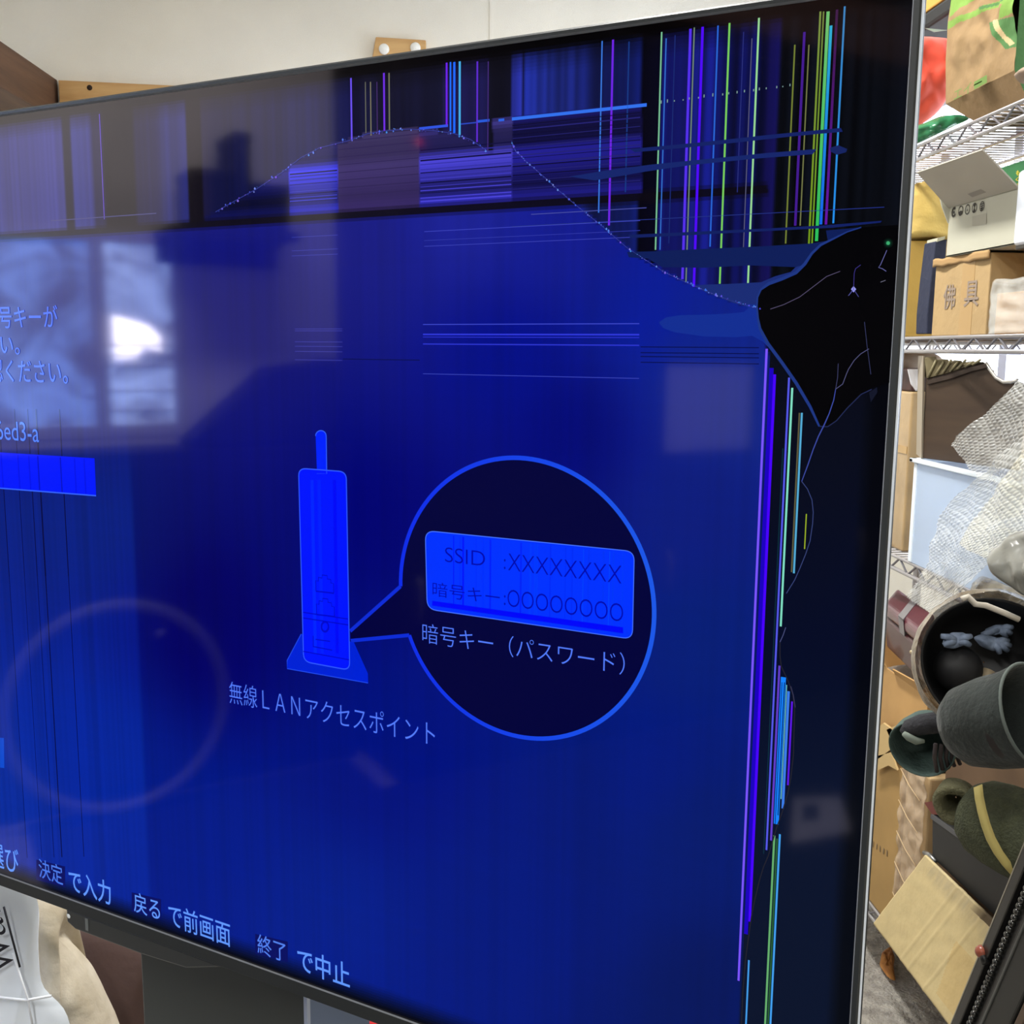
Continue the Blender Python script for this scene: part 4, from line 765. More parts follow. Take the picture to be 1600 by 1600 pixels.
bubble_sheet([(1610, 690), (1560, 760), (1520, 815), (1500, 850)], [(1700, 690), (1700, 760), (1640, 830), (1560, 882)], .826, 0, 0, 9, .012).build('sheet', bub_mat('yellowed bubble film', (236, 232, 210), .46), bw)
o = MB().puff([P(*p, x=.79) for p in [(1556, 872), (1575, 850), (1600, 830), (1680, 800), (1720, 900), (1660, 950), (1610, 930), (1580, 900)]], (1, .3, 0), .05, wr=.5, wsc=16).build('grey_plastic_bag', mat('grey poly film', (150, 150, 142), .22, color2=(112, 112, 108), vscale=14, coat=.4), None); tag(o, 'thin grey plastic bag bulging below the bubble wrap', 'bag')
o = MB().puff([P(*p, x=.876) for p in [(1520, 912), (1532, 898), (1556, 908), (1600, 926), (1660, 950), (1660, 1000), (1600, 984), (1570, 962), (1536, 944), (1510, 936)]], (1, .3, 0), .02, wr=.8, wsc=30).build('clear_bag', mat('brownish film', (150, 142, 122), .18, color2=(84, 74, 62), vscale=26, coat=.5), None); tag(o, 'flattened brownish clear bag over the rim of the round tub', 'bag')
# ---------------------------------------------------------------- the bay under the lower shelf
rc = thing('red_leather_case', 'dark red leather case with a grey strap lying under the lower shelf', 'case', P(1420, 1000, x=.9))
C0, C1, C2 = P(1436, 988, x=.862), P(1380, 942, x=.905), P(1459, 957, x=.925); dn = V(.01, -.012, -.095); e1, e2 = C1 - C0, C2 - C0
b = MB(); b.obox(C0 + dn, e1, e2, -dn * .68); b.build('case_body', X('dark red leather', (72, 24, 28), .4, color2=(56, 18, 22), vscale=12, coat=.2), rc, bevel=.006, seg=3)
b = MB(); b.obox(C0 + dn * .30, e1, e2, -dn * .30); b.build('case_lid', X('worn red leather', (104, 54, 64), .32, color2=(84, 36, 44), vscale=10, coat=.3), rc, bevel=.010, seg=4)
b = MB(); b.obox(C0 + e1 * .40 - dn * .015 - e2 * .03, e1 * .14, e2 * 1.06, dn * .05); b.obox(C0 + e1 * .40 - e2 * .03 - dn * .015, e1 * .14, e2 * .02, dn * .35); b.build('strap', X('grey strap', (128, 124, 124), .5), rc, bevel=.001)
b = MB(); b.ball(C0 + dn * .55 + e1 * .25 - e2 * .01, .004, 6); b.build('button', X('brass button', (196, 176, 140), .3, metal=.6), rc)
o = MB().puff([P(*p, x=.956) for p in [(1370, 1046), (1400, 1040), (1432, 1036), (1446, 1056), (1440, 1080), (1400, 1082), (1370, 1078)]], (1, .3, 0), .03, wr=.3).build('grey_cloth', X('taupe felt', (124, 112, 100), .9, bump=.3), None); tag(o, 'folded taupe cloth under the dark red leather case', 'cloth')
yb = P(1450, 1090, x=.9)[1]; zb1, zb0 = P(1450, 1088, x=.9)[2], .532
oc = thing('open_carton', 'low open tan cardboard box with torn flaps under the red case', 'box', (1.05, 2.16, zb0))
M_OC = X('orange kraft', (186, 146, 92), .75, var=.05)
b = MB(); w = .004; b.box((.9, yb, zb0), (.9 + w, 2.34, zb1 - .004)); b.box((1.2 - w, yb, zb0), (1.2, 2.34, zb1)); b.box((.9 + w, yb, zb0), (1.2 - w, yb + w, zb1)); b.box((.9 + w, 2.34 - w, zb0), (1.2 - w, 2.34, zb1)); b.box((.9, yb, zb0), (1.2, 2.34, zb0 + w)); b.build('carton_body', M_OC, oc)
for (a, c) in ((.02, .15), (.19, .30)):
    b = MB(); b.hexa([(.9, yb + a, zb1 - .004), (.903, yb + a, zb1 - .004), (.903, yb + c, zb1 - .004), (.9, yb + c, zb1 - .004), (.885, yb + a + .01, zb1 + .02), (.888, yb + a + .01, zb1 + .021), (.888, yb + c - .02, zb1 + .014), (.885, yb + c - .02, zb1 + .013)]); b.build('flap', M_OC, oc)
z3 = T_[3]
c1 = thing('tall_carton', 'tall plain tan cardboard box with torn top flaps at the foot of the rack', 'box', (1.05, 2.25, z3))
MB().box((.9, 1.957, z3), (1.2, 2.34, .528)).build('carton_body', X('golden cardboard', (172, 138, 84), .8, var=.06, vscale=6), c1, bevel=.003)
for q in ([(1372, 1186), (1398, 1166), (1402, 1146), (1380, 1130), (1368, 1140)], [(1385, 1140), (1420, 1126), (1446, 1128), (1420, 1150), (1398, 1170)], [(1366, 1182), (1392, 1176), (1402, 1204), (1388, 1196), (1366, 1206)]):
    b = MB(); b.prism([P(*p, x=.885) for p in q], (.004, .002, .001)); b.build('flap', X('flap board', (196, 168, 116), .8), c1)
b = MB()
for i in range(5): a = P(1363 + i * 5.4, 1322 + i * 3.6, x=.8985); b.obox(a, V(0, -.004, -.001), V(0, -.001 * (i % 2), .012), V(.001, 0, 0))
b.build('faded_print', X('grey print', (140, 118, 88), .8), c1)
c2 = thing('film_wrapped_carton', 'pale pinkish cardboard box wrapped in wrinkled clear film at the foot of the rack', 'box', (1.0, 2.04, z3))
MB().box((.905, 1.852, z3), (1.2, 1.952, .530)).build('carton_body', X('pinkish card', (200, 172, 128), .6, var=.08, vscale=10), c2, bevel=.004)
b = MB(); b.grid(lambda s, t_: (.895 + .008 * noise.noise(Vector((s * 5, t_ * 14, 1))), 1.846 + .106 * (1 - s), z3 + .002 + .375 * t_), 40, 90); b.build('clear_wrap', film(.35, 'pinkish film', (226, 202, 172)), c2, solid=.001)
for k in range(5): b = MB(); zz = .24 + .065 * k; b.tube([(.8895, 1.945, zz + .012), (.888, 1.90, zz - .004), (.8895, 1.855, zz - .016)], .0010, 6); b.build('film_crease', X('pale crease', (208, 182, 142), .3), c2)
# deep storage carton that carries the heap
carton('storage_carton', 'large brown cardboard box buried behind the felt hats', (.93, 1.22, z3), (1.3, 1.846, .66), X('umber cardboard', (112, 88, 66), .85, var=.08), tape=False)
# round tub in clear wrap
def axis(px, py, d, dx, dy, dz):
    c = P(px, py, d=d); a = R @ V(dx, dy, -dz); return c, a / np.linalg.norm(a)      # dx right, dy down, dz towards the viewer
tc, ta = axis(1548, 1036, 1.50, -.30, -.12, .92); TR = .093
tb = thing('round_tub', 'round black tub in clear wrap holding grey gloves below the bubble wrap', 'tub', tc - ta * .1)
b = MB(); b.lathe(tc, ta, [(-.095, .001), (-.095, TR * .8), (-.088, TR * .86), (0, TR), (.002, TR * .985), (-.005, TR * .95), (-.082, TR * .80), (-.085, .001)], 48, wob=.012); b.build('tub_body', X('black tub', (14, 14, 16), .5), tb)
b = MB()
_q = np.cross(ta, Z); _q /= np.linalg.norm(_q); _p = np.cross(_q, ta)
def wrapp(s, t_):
    an = 2 * math.pi * s; h = -.08 + .094 * t_; r = TR * (.93 + .26 * t_ - .12 * max(0, t_ - .8) * 5); n_ = .6 * noise.noise(Vector((math.cos(an) * 3, math.sin(an) * 3, t_ * 2.5))) + .15 * noise.noise(Vector((math.cos(an) * 14, math.sin(an) * 14, t_ * 5)))
    return tc + ta * (h + .004 * n_) + (math.cos(an) * _q + math.sin(an) * _p) * r * (1 + .05 * n_)
b.grid(wrapp, 160, 22); b.build('clear_wrap', mat('amber film', (176, 160, 134), .14, color2=(96, 84, 66), vscale=22, alpha=.72, coat=.8, bump=.7, bscale=70), tb)
b = MB(); b.tube([P(*p, d=1.46) for p in [(1503, 936), (1512, 932), (1524, 944), (1540, 946), (1570, 958), (1592, 968)]], .0042, 8); b.build('pale_band', X('pale band', (198, 190, 176), .4), tb)
def inside(px, py, dep): return P(px, py, d=dep)
for i, (lab, outl) in enumerate([('crumpled blue grey glove uppermost in the round black tub', [(1538, 984), (1556, 976), (1574, 976), (1580, 984), (1566, 990), (1548, 994)]), ('blue grey glove with splayed fingers in the middle of the round black tub', [(1520, 996), (1534, 990), (1550, 994), (1570, 1000), (1573, 1006), (1564, 1008), (1570, 1014), (1552, 1018), (1532, 1010)]),
                          ('pale grey glove at the edge of the tub nearest the red case', [(1472, 1002), (1486, 988), (1506, 988), (1516, 996), (1508, 1008), (1490, 1014), (1476, 1012)])]):
    dp = 1.555 - .012 * i; b = MB(); b.puff([inside(*p, dp) for p in outl], R @ V(0, 0, 1), .009, wr=.8, wsc=55, rings=7, n=48, seed=i * 3.)
    ctr = np.mean([inside(*p, dp) for p in outl], axis=0)
    for fpx in ([(1582, 980), (1580, 990), (1572, 996), (1534, 992)], [(1576, 1001), (1579, 1009), (1575, 1017), (1562, 1021)], [(1470, 994), (1474, 1008), (1518, 994), (1516, 1008)])[i]:
        e = inside(*fpx, dp - .006); m_ = ctr + (e - ctr) * .55 + R @ V(0, -.002, -.004); b.tube([ctr, m_, e], [.006, .0052, .0036], 8)
    o = b.build('glove', X('blue grey fabric', (128, 142, 164), .8, color2=(86, 98, 118), vscale=70), None); tag(o, lab, 'glove', 'gloves in the round tub')
o = MB().ball(inside(1497, 1045, 1.55), .034, 14).build('black_ball', X('matt black', (20, 20, 22), .6), None); tag(o, 'matt black ball inside the round tub', 'ball')
o = MB().lathe(inside(1545, 1050, 1.54), R @ V(-.5, .8, -.3), [(0, .001), (0, .012), (.03, .007), (.032, .001)], 18).build('beige_cup', X('beige plastic', (150, 136, 112), .6), None); tag(o, 'small beige plastic cup beside the black ball in the tub', 'cup')
# felt hats
hc, ha = axis(1612, 1118, 1.325, .52, -.30, .80); HR = .0636
ht = thing('felt_hat', 'large dark green felt hat crown tipped open towards the tub', 'hat', hc - ha * .05)
pr = [(-.118, .001), (-.117, .022), (-.110, .039), (-.092, .052), (-.055, .059), (-.023, .061), (0, HR * 1.04), (.004, HR * 1.02), (.002, HR * .97), (-.028, .056), (-.06, .052), (-.092, .041), (-.108, .001)]
b = MB(); b.lathe(hc, ha, pr, 56, wob=.015); b.build('crown', X('dark green felt', (34, 41, 39), .9, var=.12, vscale=20, bump=.25, bscale=120, sheen=.15), ht)
b = MB(); qq = np.cross(ha, Z); qq /= np.linalg.norm(qq); pp = np.cross(qq, ha); b.tube([hc + ha * .003 + (math.cos(k * .1309) * qq + math.sin(k * .1309) * pp) * HR * 1.02 for k in range(48)], .0022, 6, closed=True); b.build('brim_edge', X('worn felt edge', (92, 100, 96), .9), ht)
b = MB(); b.lathe(hc - ha * .012, ha, [(0, HR * .955), (-.018, HR * .945), (-.03, HR * .90)], 48); b.build('sweatband', X('dark sweatband', (34, 28, 28), .6), ht)
gc_, ga = axis(1440, 1170, 1.665, -.55, .20, .78); GR = .0453
h2 = thing('felt_hat', 'small blue green felt cap lying open with a dark rolled brim', 'hat', gc_ - ga * .03)
b = MB(); b.lathe(gc_, ga, [(-.085, .001), (-.084, .026), (-.07, .038), (-.035, .044), (0, GR), (.003, GR * .98), (.0, GR * .94), (-.035, .040), (-.066, .033), (-.076, .001)], 44, wob=.02, sx=1.12); b.build('crown', X('blue green felt', (84, 102, 96), .9, color2=(64, 82, 78), vscale=24, bump=.3, bscale=140), h2)
b = MB(); b.tube([P(*p, d=1.625) for p in [(1410, 1146), (1420, 1138), (1440, 1132), (1470, 1128), (1500, 1128), (1522, 1134)]], [.006, .013, .016, .017, .016, .010], 14); b.build('rolled_brim', X('charcoal felt', (48, 48, 52), .9, bump=.4, bscale=150), h2)
b = MB(); b.tube([P(*p, d=1.615) for p in [(1412, 1146), (1420, 1152), (1432, 1158), (1444, 1158)]], [.004, .006, .006, .003], 8); b.build('frayed_edge', X('grey fray', (126, 136, 126), .9), h2)
b = MB()
for i in range(5): b.tube([P(1462 + i * 9, 1162 + i * 1, d=1.64), P(1460 + i * 9, 1184, d=1.645), P(1464 + i * 9, 1206 - i * 3, d=1.65)], .0032, 6)
b.build('lining_rib', X('brown lining', (70, 62, 62), .9), h2)
# olive fabric roll with its strap
rp = [P(1506, 1262, d=1.60), P(1540, 1282, d=1.57), P(1590, 1306, d=1.54), P(1650, 1330, d=1.50)]
ol = thing('fabric_roll', 'thick olive woollen roll tied with a yellow strap above the black box', 'roll', rp[1] - V(0, 0, .07))
M_OL = X('olive wool', (80, 84, 62), .95, color2=(64, 68, 52), vscale=60, bump=.6, bscale=220)
b = MB(); b.tube([rp[0] + (rp[0] - rp[1]) * .02] + [rp[0] + (rp[3] - rp[0]) * t_ for t_ in (.06, .2, .4, .6, .8, 1)], [.024, .042, .056, .062, .064, .064, .064], 36); b.build('roll_body', M_OL, ol)
oc_, oa = axis(1490, 1258, 1.585, -.45, .1, .85); b = MB(); b.lathe(oc_, oa, [(-.05, .026), (0, .030), (.004, .026), (0, .017), (-.03, .013), (-.035, .001)], 28, wob=.05); b.build('rolled_end', X('pale olive wool', (104, 102, 76), .95, bump=.6, bscale=200), ol)
b = MB()
sp_ = [(1528, 1228), (1530, 1246), (1534, 1266), (1540, 1288), (1548, 1310), (1560, 1332), (1573, 1350), (1588, 1367)]
pts = [P(*p, d=1.492 - .006 * math.sin(i / 7 * math.pi)) for i, p in enumerate(sp_)]; sd_ = R @ V(.92, -.38, 0) * .0062
vv = [p + s_ * sd_ for p in pts for s_ in (-1, 1)]; b.add(vv, [(2 * i, 2 * i + 1, 2 * i + 3, 2 * i + 2) for i in range(7)], smooth=True); b.build('strap', X('yellow webbing', (206, 190, 118), .6), ol, solid=.003)
# black box, loose board and the black frame in front
bk_ = thing('black_box', 'flat matt black box lying behind the loose cardboard sheet', 'box', P(1520, 1420, x=.9))
q = [P(1456, 1340, x=.875), P(1600, 1475, x=.875), P(1604, 1378, x=.875), P(1456, 1272, x=.875)]; ext = V(.05, .0, .0)
b = MB(); b.prism(q, ext); b.build('box_body', X('matt black card', (36, 36, 36), .55, var=.1), bk_, bevel=.003)
b = MB(); b.prism([q[3] + V(-.002, 0, 0), q[2] + V(-.002, 0, 0), q[2] + V(-.002, 0, -.008), q[3] + V(-.002, 0, -.008)], (.003, 0, 0)); b.build('lid_edge', X('scuffed edge', (84, 84, 86), .5), bk_)
b = MB(); b.prism([P(*p, x=.878) for p in [(1444, 1254), (1462, 1251), (1478, 1268), (1470, 1274), (1456, 1272)]], ext * .5); b.build('red_corner', X('dull red', (110, 54, 46), .7), bk_)
fl = thing('cardboard_sheet', 'loose pale cardboard sheet with smudges propped on edge against the rack', 'cardboard', P(1440, 1600, x=.86))
cq = [P(1366, 1443, x=.862), P(1492, 1612, x=.85), P(1600, 1482, x=.858), P(1447, 1336, x=.866)]
cf = lambda s, t_: (cq[0] * (1 - s) + cq[1] * s) * (1 - t_) + (cq[3] * (1 - s) + cq[2] * s) * t_
def shcol(s, t_):
    c = V(228, 206, 152) * (1 + .03 * noise.noise(Vector((s * 9, t_ * 9, 0))))
    d = min(1, max(0, (t_ - .80 - .05 * noise.noise(Vector((s * 14, 0, 7)))) / .12)) * (.9 if .12 < s else .3); d *= .55 + .45 * noise.noise(Vector((s * 40, t_ * 8, 3)))
    c = c * (1 - .45 * d) + V(150, 140, 126) * .45 * d
    if s > .55 and t_ > .93: c = V(96, 80, 58) * min(1, (s - .55) * 8) + c * (1 - min(1, (s - .55) * 8))
    if s > .62 and .1 < t_ < .62 and s - .62 > (.62 - t_) * .25: c = V(226, 198, 138)
    return lin(np.clip(c, 0, 255))
b = MB(); b.grid(lambda s, t_: cf(s, t_) + V(-1, 0, 0) * (.0008 * math.exp(-((s - .38) / .012) ** 2) + .0008 * math.exp(-((s - .47) / .012) ** 2) + .0011 * math.exp(-((s - .66) / .01) ** 2) + .0008 * noise.noise(Vector((s * 8, t_ * 8, 0)))), 110, 60, shcol); b.build('board', attr_mat('smudged cardboard', .8, bump=.1, bscale=60), fl, solid=.004)
b = MB(); b.tube([P(1444, 1332, x=.872), P(1452, 1336, x=.872), P(1462, 1346, x=.872)], [.004, .005, .003], 10); b.build('metal_clip', X('steel clip', (150, 150, 150), .3, metal=.8), fl)
o = MB().puff([P(*p, z=.012) for p in [(1378, 1488), (1392, 1478), (1398, 1496), (1396, 1512), (1400, 1534), (1388, 1528), (1374, 1508)]], (0, 0, -1), .008, wr=1.2, wsc=90, rings=8, n=48).build('paper_scrap', X('orange brown scrap', (196, 134, 66), .7, color2=(166, 104, 52), vscale=30), None); tag(o, 'crumpled orange brown scrap on the grey carpet', 'scrap')
fr = thing('lacquer_furniture', 'ornate black lacquered frame with beaded edge leaning close to the viewer', 'furniture', (.72, 1.5, 0))
FXp = .745; fa_, fb2 = P(1600, 1325, x=FXp), P(1488, 1600, x=FXp); dv = fb2 - fa_; dv /= np.linalg.norm(dv); L0 = fa_ - dv * .25; nlen = (L0[2] - .001) / -dv[2]; dw = V(0, dv[2], -dv[1]); dw = dw if dw[1] < 0 else -dw
nrm_ = V(1, 0, 0); Wf = .40
ok = L0[2] + dw[2] * Wf
M_LAQ = X('black lacquer', (24, 24, 24), .35, coat=.3); M_LAQ2 = X('worn black lacquer', (36, 37, 36), .45)
def fbox(a0, a1, w0, w1, d0, d1, m, name, bev=.0015):
    b = MB(); b.obox(L0 + dv * a0 + dw * w0 + nrm_ * d0, dv * (a1 - a0), dw * (w1 - w0), nrm_ * (d1 - d0)); return b.build(name, m, fr, bevel=bev)
# stay above the floor at the lower, nearer corner
low = max(0, -(L0 + dv * nlen + dw * Wf)[2]); nl = nlen - low / -dv[2] if low > 0 else nlen
fbox(0, nl, 0, Wf, .006, .035, M_LAQ, 'frame_body'); fbox(0, nl, 0, .016, -.002, .006, M_LAQ, 'outer_rail'); fbox(0, nl, .046, .10, -.001, .006, M_LAQ2, 'inner_rail', .003); fbox(0, nl, .052, .056, -.003, .0, X('frame groove', (84, 86, 84), .35), 'raised_line', .001); fbox(.25, nl, .104, .118, -.001, .006, X('brown strip', (84, 66, 52), .4), 'wood_strip', .002)
fbox(0, nl, -.0012, .0008, -.0025, .03, X('pale frame edge', (150, 144, 130), .5), 'edge_line', 0)
k = 0; a = .05; first = None
while a < nl - .02 and k < 99:
    p = L0 + dv * a + dw * .028 + nrm_ * .0035
    if first is None: first = MB().ball(p, .0052, 8).build('bead', X('glossy bead', (40, 40, 38), .15, coat=1.0), fr); p_first = p
    else:
        c = first.copy(); COL.objects.link(c); c.parent = fr; c.location = tuple(p - p_first)
    a += .0116; k += 1
kp = P(1534, 1487, x=FXp - .002)
b = MB(); b.ball(kp, .0092, 10); kn = b.build('knob', X('red brown knob', (150, 78, 58), .35, coat=.4), fr); kn['label'] = 'round red brown knob on the frame edge'
b = MB(); b.tube([kp + V(0, 0, 0), kp + dw * .014 + V(0, 0, -.004)], .006, 10); b.build('knob_stem', M_LAQ, fr)
# ---------------------------------------------------------------- behind the television at floor level
yp = 1.42; zf = lambda px: P(px, 1500, y=yp)
wbg = thing('white_paper_bag', 'white paper bag with thin black writing standing below the screen', 'bag', V(P(10, 1700, y=yp)[0], yp + .02, 0))
ol_ = [(-80, 1330), (20, 1370), (60, 1396), (62, 1420), (58, 1450), (60, 1500), (64, 1545), (84, 1558), (104, 1576), (118, 1640), (128, 1700)]
po = [P(*p, y=yp) for p in ol_] + [V(P(140, 1800, y=yp)[0], yp, .001), V(P(-80, 1800, y=yp)[0], yp, .001)]
b = MB(); b.puff(po, (0, 1, 0), .022, wr=.35, wsc=9, rings=18, n=110, flat=.5); b.build('bag_body', X('white paper', (232, 240, 250), .6, var=.02, vscale=7, bump=.35, bscale=9), wbg)
def onb(px, py): return P(px, py, y=yp - .030)
b = MB(); c_ = MB()
for pts in ([(6, 1417), (31, 1511)],): b.tube([onb(*p) for p in pts], .0014, 6)
a, e = onb(29, 1513), onb(4, 1415); dx_ = e - a; ln = np.linalg.norm(dx_); dx_ /= ln; up_ = np.cross(V(0, -1, 0), dx_); 
if up_[0] > 0: up_ = -up_
c_.text('wal', a + up_ * .004, dx_, up_, ln * .96, .048, off=-.014); c_.build('lettering', X('black ink', (34, 34, 44), .7), wbg); b.build('underline', X('black ink'), wbg)
b = MB(); b.tube([onb(-20, 1556), onb(40, 1563), onb(80, 1556)], .0018, 6); b.tube([onb(20, 1490), onb(44, 1563), onb(54, 1620)], .0014, 6); b.build('fold_crease', X('paper fold', (236, 240, 248), .6), wbg)
yq = 1.56
o = MB().puff([P(*p, y=yq) for p in [(52, 1396), (78, 1398), (104, 1410), (100, 1440), (84, 1458), (94, 1472), (112, 1486), (134, 1516), (156, 1556), (178, 1606), (200, 1660), (212, 1760), (120, 1760), (108, 1640), (98, 1584), (70, 1550), (54, 1530), (50, 1460)]], (0, 1, 0), .055, wr=.45, wsc=16, rings=16, n=96).build('beige_jacket', X('beige quilted cloth', (224, 214, 196), .85, color2=(176, 162, 136), vscale=10, bump=.4, bscale=40), None, origin=None)
tag(o, 'crumpled beige quilted jacket tucked beside the white paper bag', 'jacket')
o = MB().puff([P(*p, y=1.70) for p in [(84, 1462), (104, 1438), (128, 1432), (190, 1450), (245, 1470), (268, 1740), (230, 1740), (192, 1700), (160, 1560), (128, 1512), (104, 1490)]], (0, 1, 0), .04, wr=.12, wsc=8).build('brown_cushion', X('brown leatherette', (96, 74, 70), .6, color2=(82, 62, 58), vscale=5, bump=.15, bscale=60), None); tag(o, 'dull brown leatherette cushion between beige jacket and television column', 'cushion')
o = MB().puff([P(*p, y=1.80) for p in [(86, 1440), (98, 1410), (124, 1420), (126, 1480), (170, 1760), (120, 1760), (92, 1500)]], (0, 1, 0), .03, wr=.1).build('olive_pouch', X('olive cloth', (128, 112, 62), .8), None); tag(o, 'small olive pouch peeping over the brown cushion', 'pouch')
ry_ = 1.60
o = MB().puff([P(*p, y=ry_) for p in [(536, 1600), (541, 1590), (552, 1586), (562, 1590), (572, 1586), (600, 1600), (606, 1640), (560, 1660), (532, 1640)]], (0, 1, 0), .04, wr=.5, wsc=30).build('red_cloth', X('red floral cloth', (216, 36, 44), .7), None); tag(o, 'bright red cloth with white edge just under the television bezel', 'cloth')
carton('dun_carton', 'dun cardboard box behind the television column', (P(528, 1600, y=1.7)[0], 1.50, 0), (P(660, 1600, y=1.7)[0], 1.72, P(560, 1668, y=1.6)[2]), X('dun card', (110, 98, 72), .85), tape=False)
# ---------------------------------------------------------------- timber on the back wall
M_TB = X('dark brown timber', (104, 74, 54), .6, color2=(78, 54, 40), vscale=5, stretch=(6, .4, 6), bump=.2, bscale=30); M_PN = X('pine', (208, 168, 112), .55, color2=(186, 142, 88), vscale=6, stretch=(.6, 4, 5), bump=.1)
tc0 = P(90, 125, y=YB); bxr, bzt = tc0[0], tc0[2]
bz0 = P(0, 135, x=bxr)[2]
o = MB().box((bxr - .16, YF + .001, bz0), (bxr, YB - .001, bzt)).build('ceiling_beam', M_TB, None, bevel=.004); tag(o, 'dark brown timber beam running from the back wall overhead', 'beam')
a = P(91, 125, y=YB - .04); c = P(280, 134, y=YB - .04)
bd = thing('pine_board', 'pale pine batten fixed to the back wall beside the dark beam', 'board', ((a[0] + c[0]) / 2, YB - .02, a[2] - .12))
b = MB(); c2_ = a + (c - a) * 1.9; b.prism([a, c2_, c2_ - Z * .11, a - Z * .11], (0, .0395, 0)); b.build('plank', M_PN, bd, bevel=.002)
b = MB(); q = P(140, 137, y=YB - .0405); b.lathe(q, (0, 1, 0), [(-.001, .0001), (-.001, .009), (.002, .009)], 14); b.build('screw_hole', X('dark knot', (44, 28, 18), .8), bd)
hb = thing('hook_board', 'small pine block with two white round caps on the back wall', 'wall block', P(620, 95, y=YB - .02))
b = MB(); b.prism([P(*p, y=YB - .035) for p in [(587, 57.5), (665.5, 62.5), (665.5, 100), (580, 100)]], (0, .0345, 0)); b.build('block', M_PN, hb, bevel=.003)
for px, py in ((600, 77), (649, 75)): MB().lathe(P(px, py, y=YB - .035), (0, -1, 0), [(-.001, .018), (.004, .018), (.008, .014), (.0095, .0001)], 20).build('cap', X('white cap', (240, 240, 236), .4), hb)
# ---------------------------------------------------------------- the part of the room that the screen mirrors
sbd = thing('sideboard', 'long low dark sideboard under the patterned window', 'sideboard', (-2.5, .6, 0)); _ya = M(528, 700, x=-2.595)[1] + .03; _zs = M(200, 706, x=-2.4)[2]  # unseen low dark cabinet added to darken the lower reflection
MB().box((-2.595, _ya, .0), (-2.40, 1.9, _zs)).build('carcass', X('black brown veneer', (30, 26, 28), .7), sbd, bevel=.004)
for _i in range(3):
    _y0, _y1 = _ya + (1.9 - _ya) * _i / 3 + .006, _ya + (1.9 - _ya) * (_i + 1) / 3 - .006; _d = MB().box((-2.40, _y0, .06), (-2.384, _y1, _zs - .04)).build('door', X('black brown veneer'), sbd, bevel=.003)
    MB().ball((-2.378, _y1 - .05, .5), .012, 8).build('knob', M_CH, _d)
hp = M(186, 1106, x=-2.30); hr = hp[2] - .030
o = MB().tube([(hp[0], hp[1] + hr * math.cos(k * .0982), hr + .030 + hr * math.sin(k * .0982)) for k in range(64)], .018, 10, closed=True).build('pale_hoop', X('pale hoop', (124, 124, 124), .5), None); tag(o, 'large pale hoop mirrored as a faint ring in the lower part of the screen', 'hoop')
ya, yb2 = M(528, 700, x=-2.595)[1], YF + .05
wd = thing('wardrobe', 'tall dark brown wardrobe standing along the wall past the patterned window', 'wardrobe', (-2.3, (ya + yb2) / 2, 0))  # unseen tall dark cabinet added so this part of the reflection stays dark
M_WD = X('walnut veneer', (30, 24, 24), .7, var=.1, vscale=6, stretch=(1, 1, .3))
MB().box((-2.595, yb2, 0), (-2.12, ya, 2.3)).build('carcass', M_WD, wd, bevel=.004)
nd = 3
for i in range(nd):
    y0_, y1_ = yb2 + (ya - yb2) * i / nd + .006, yb2 + (ya - yb2) * (i + 1) / nd - .006; d = MB().box((-2.12, y0_, .08), (-2.10, y1_, 2.26)).build('door', M_WD, wd, bevel=.003)
    MB().tube([(-2.098, y1_ - .05, .5), (-2.08, y1_ - .05, .52), (-2.08, y1_ - .05, .63), (-2.098, y1_ - .05, .65)], .006, 8).build('handle', M_CH, d)
a, c = M(1046, 572, x=-2.085), M(1172, 700, x=-2.085)
o = MB().box((-2.098, c[1], c[2]), (-2.088, a[1], a[2])).build('white_board', X('white board', (236, 238, 244), .6), None, bevel=.002); tag(o, 'white rectangular board fixed to the wardrobe door', 'board')

lp = M(655, 222, x=-2.096)
MB().ball(lp, .011, 8).build('indicator_lamp', mat('red indicator', (200, 30, 20), .4, emit=(255, 60, 40), estr=5), wd)['label'] = 'small red indicator lamp'
fl_ = [M(px, py, z=.0098) for px, py in ((1236, 1318), (1330, 1300), (1312, 1246), (1240, 1248))]
ps = thing('paper_sheet', 'pale sheet with a dark square lying on the carpet behind the viewer', 'paper', np.mean(fl_, axis=0))
b = MB(); b.prism(fl_, (0, 0, .003)); b.build('sheet', X('pale sheet', (236, 238, 244), .6), ps)
ds = [M(px, py, z=.0132) for px, py in ((1254, 1284), (1280, 1280), (1278, 1256), (1254, 1258))]
b = MB(); b.prism(ds, (0, 0, .001)); b.build('dark_square', X('dark square', (50, 60, 90), .6), ps)

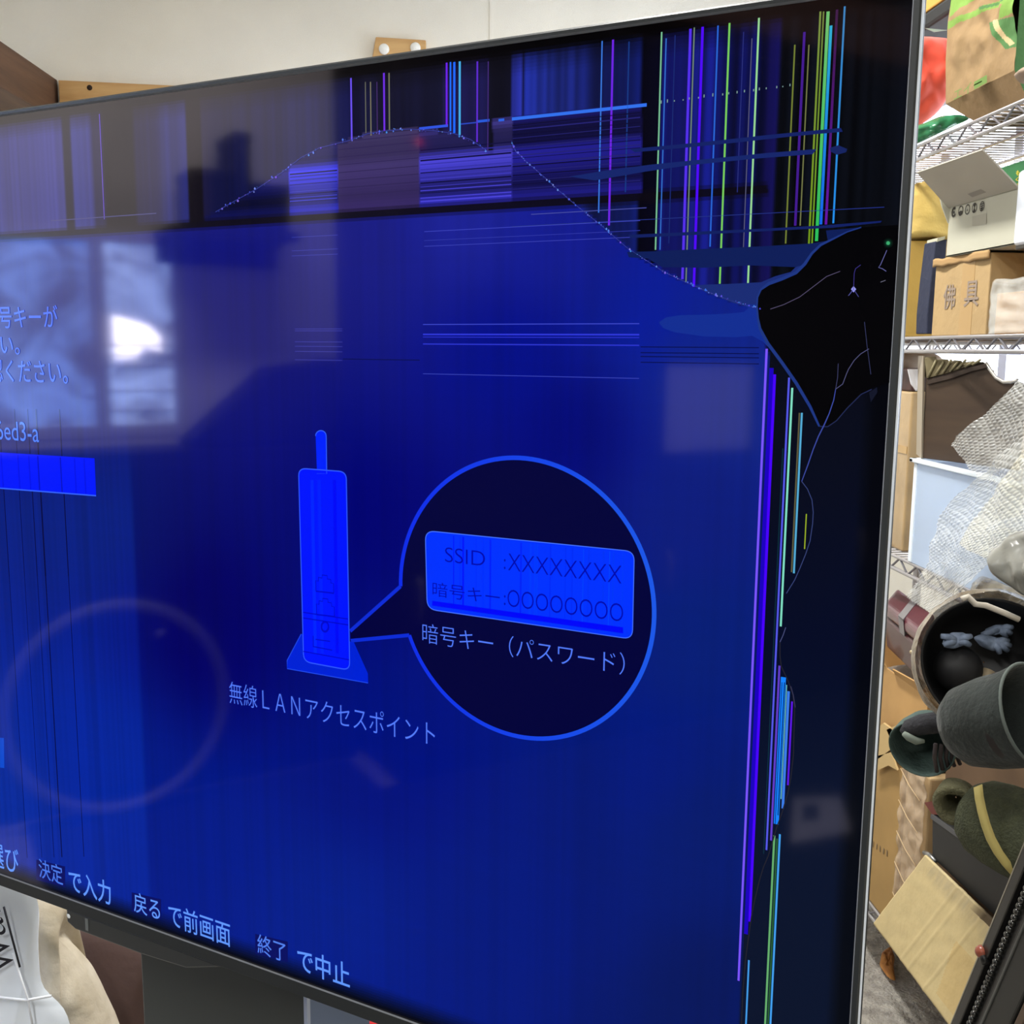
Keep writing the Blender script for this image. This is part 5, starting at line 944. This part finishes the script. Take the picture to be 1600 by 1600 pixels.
# dark things along the wall that the screen mirrors
M_DKW = X('ebony veneer', (26, 22, 24), .7, var=.1)
wx = -2.599
q = lambda px, py, x=-2.36: M(px, py, x=x)
ws = thing('wall_shelf', 'dark wall shelf above the patterned window', 'shelf', (-2.48, (q(290, 380)[1] + q(30, 380)[1]) / 2, q(290, 408)[2]))
sa, sb_ = q(470, 402)[1], q(272, 402)[1]; sz0, sz1 = q(300, 404)[2], q(300, 352)[2]
MB().box((wx, sa, sz1 - .025), (-2.36, sb_, sz1)).build('shelf_board', M_DKW, ws, bevel=.002)
MB().box((wx, sa, sz0), (-2.575, sb_, sz1 - .0255)).build('back_rail', M_DKW, ws, bevel=.002)
for y_ in (sa + .03, sb_ - .06): MB().prism([(wx, y_, sz1 - .026), (-2.40, y_, sz1 - .026), (wx, y_, sz0)], (0, .03, 0)).build('bracket', M_DKW, ws)
for i, (p0, p1, r1, lab) in enumerate(((306, 366, 262, 'low dark box on the wall shelf nearest the window end'), (372, 398, 204, 'tall narrow dark box in the middle of the wall shelf'), (404, 456, 286, 'low dark box on the wall shelf beside the wardrobe end'))):
    ya_, yb_ = q(p1, 330)[1], q(p0, 330)[1]; t = thing('storage_box', lab, 'box', (-2.47, (ya_ + yb_) / 2, sz1), 'dark boxes on the wall shelf')
    z_ = q((p0 + p1) / 2, r1)[2]
    MB().box((-2.56, ya_, sz1 + .0005), (-2.38, yb_, z_ - .03)).build('box_body', M_DKW, t, bevel=.003); MB().box((-2.564, ya_ - .003, z_ - .0295), (-2.376, yb_ + .003, z_)).build('lid', M_DKW, t, bevel=.003)
zt2 = _zs + .0005
t = thing('covered_bundle', 'dark sloping covered bundle on the sideboard beside the wardrobe', 'bundle', (-2.5, q(480, 640)[1], zt2))
pr_ = [(-2.58, q(300, 690, -2.42)[1], zt2), (-2.58, q(300, 690, -2.42)[1], zt2 + .02), (-2.58, q(428, 575, -2.42)[1], q(428, 575, -2.42)[2]), (-2.58, _ya + .03, q(500, 560, -2.42)[2]), (-2.58, _ya + .03, zt2)]
MB().prism(pr_, (.15, 0, 0)).build('cover', X('charcoal cover', (30, 28, 34), .8, var=.1), t, bevel=.01); MB().box((-2.43, _ya + .05, zt2 + .03), (-2.424, _ya + .07, q(500, 580, -2.42)[2])).build('strap', X('charcoal strap', (44, 42, 46), .7), t)
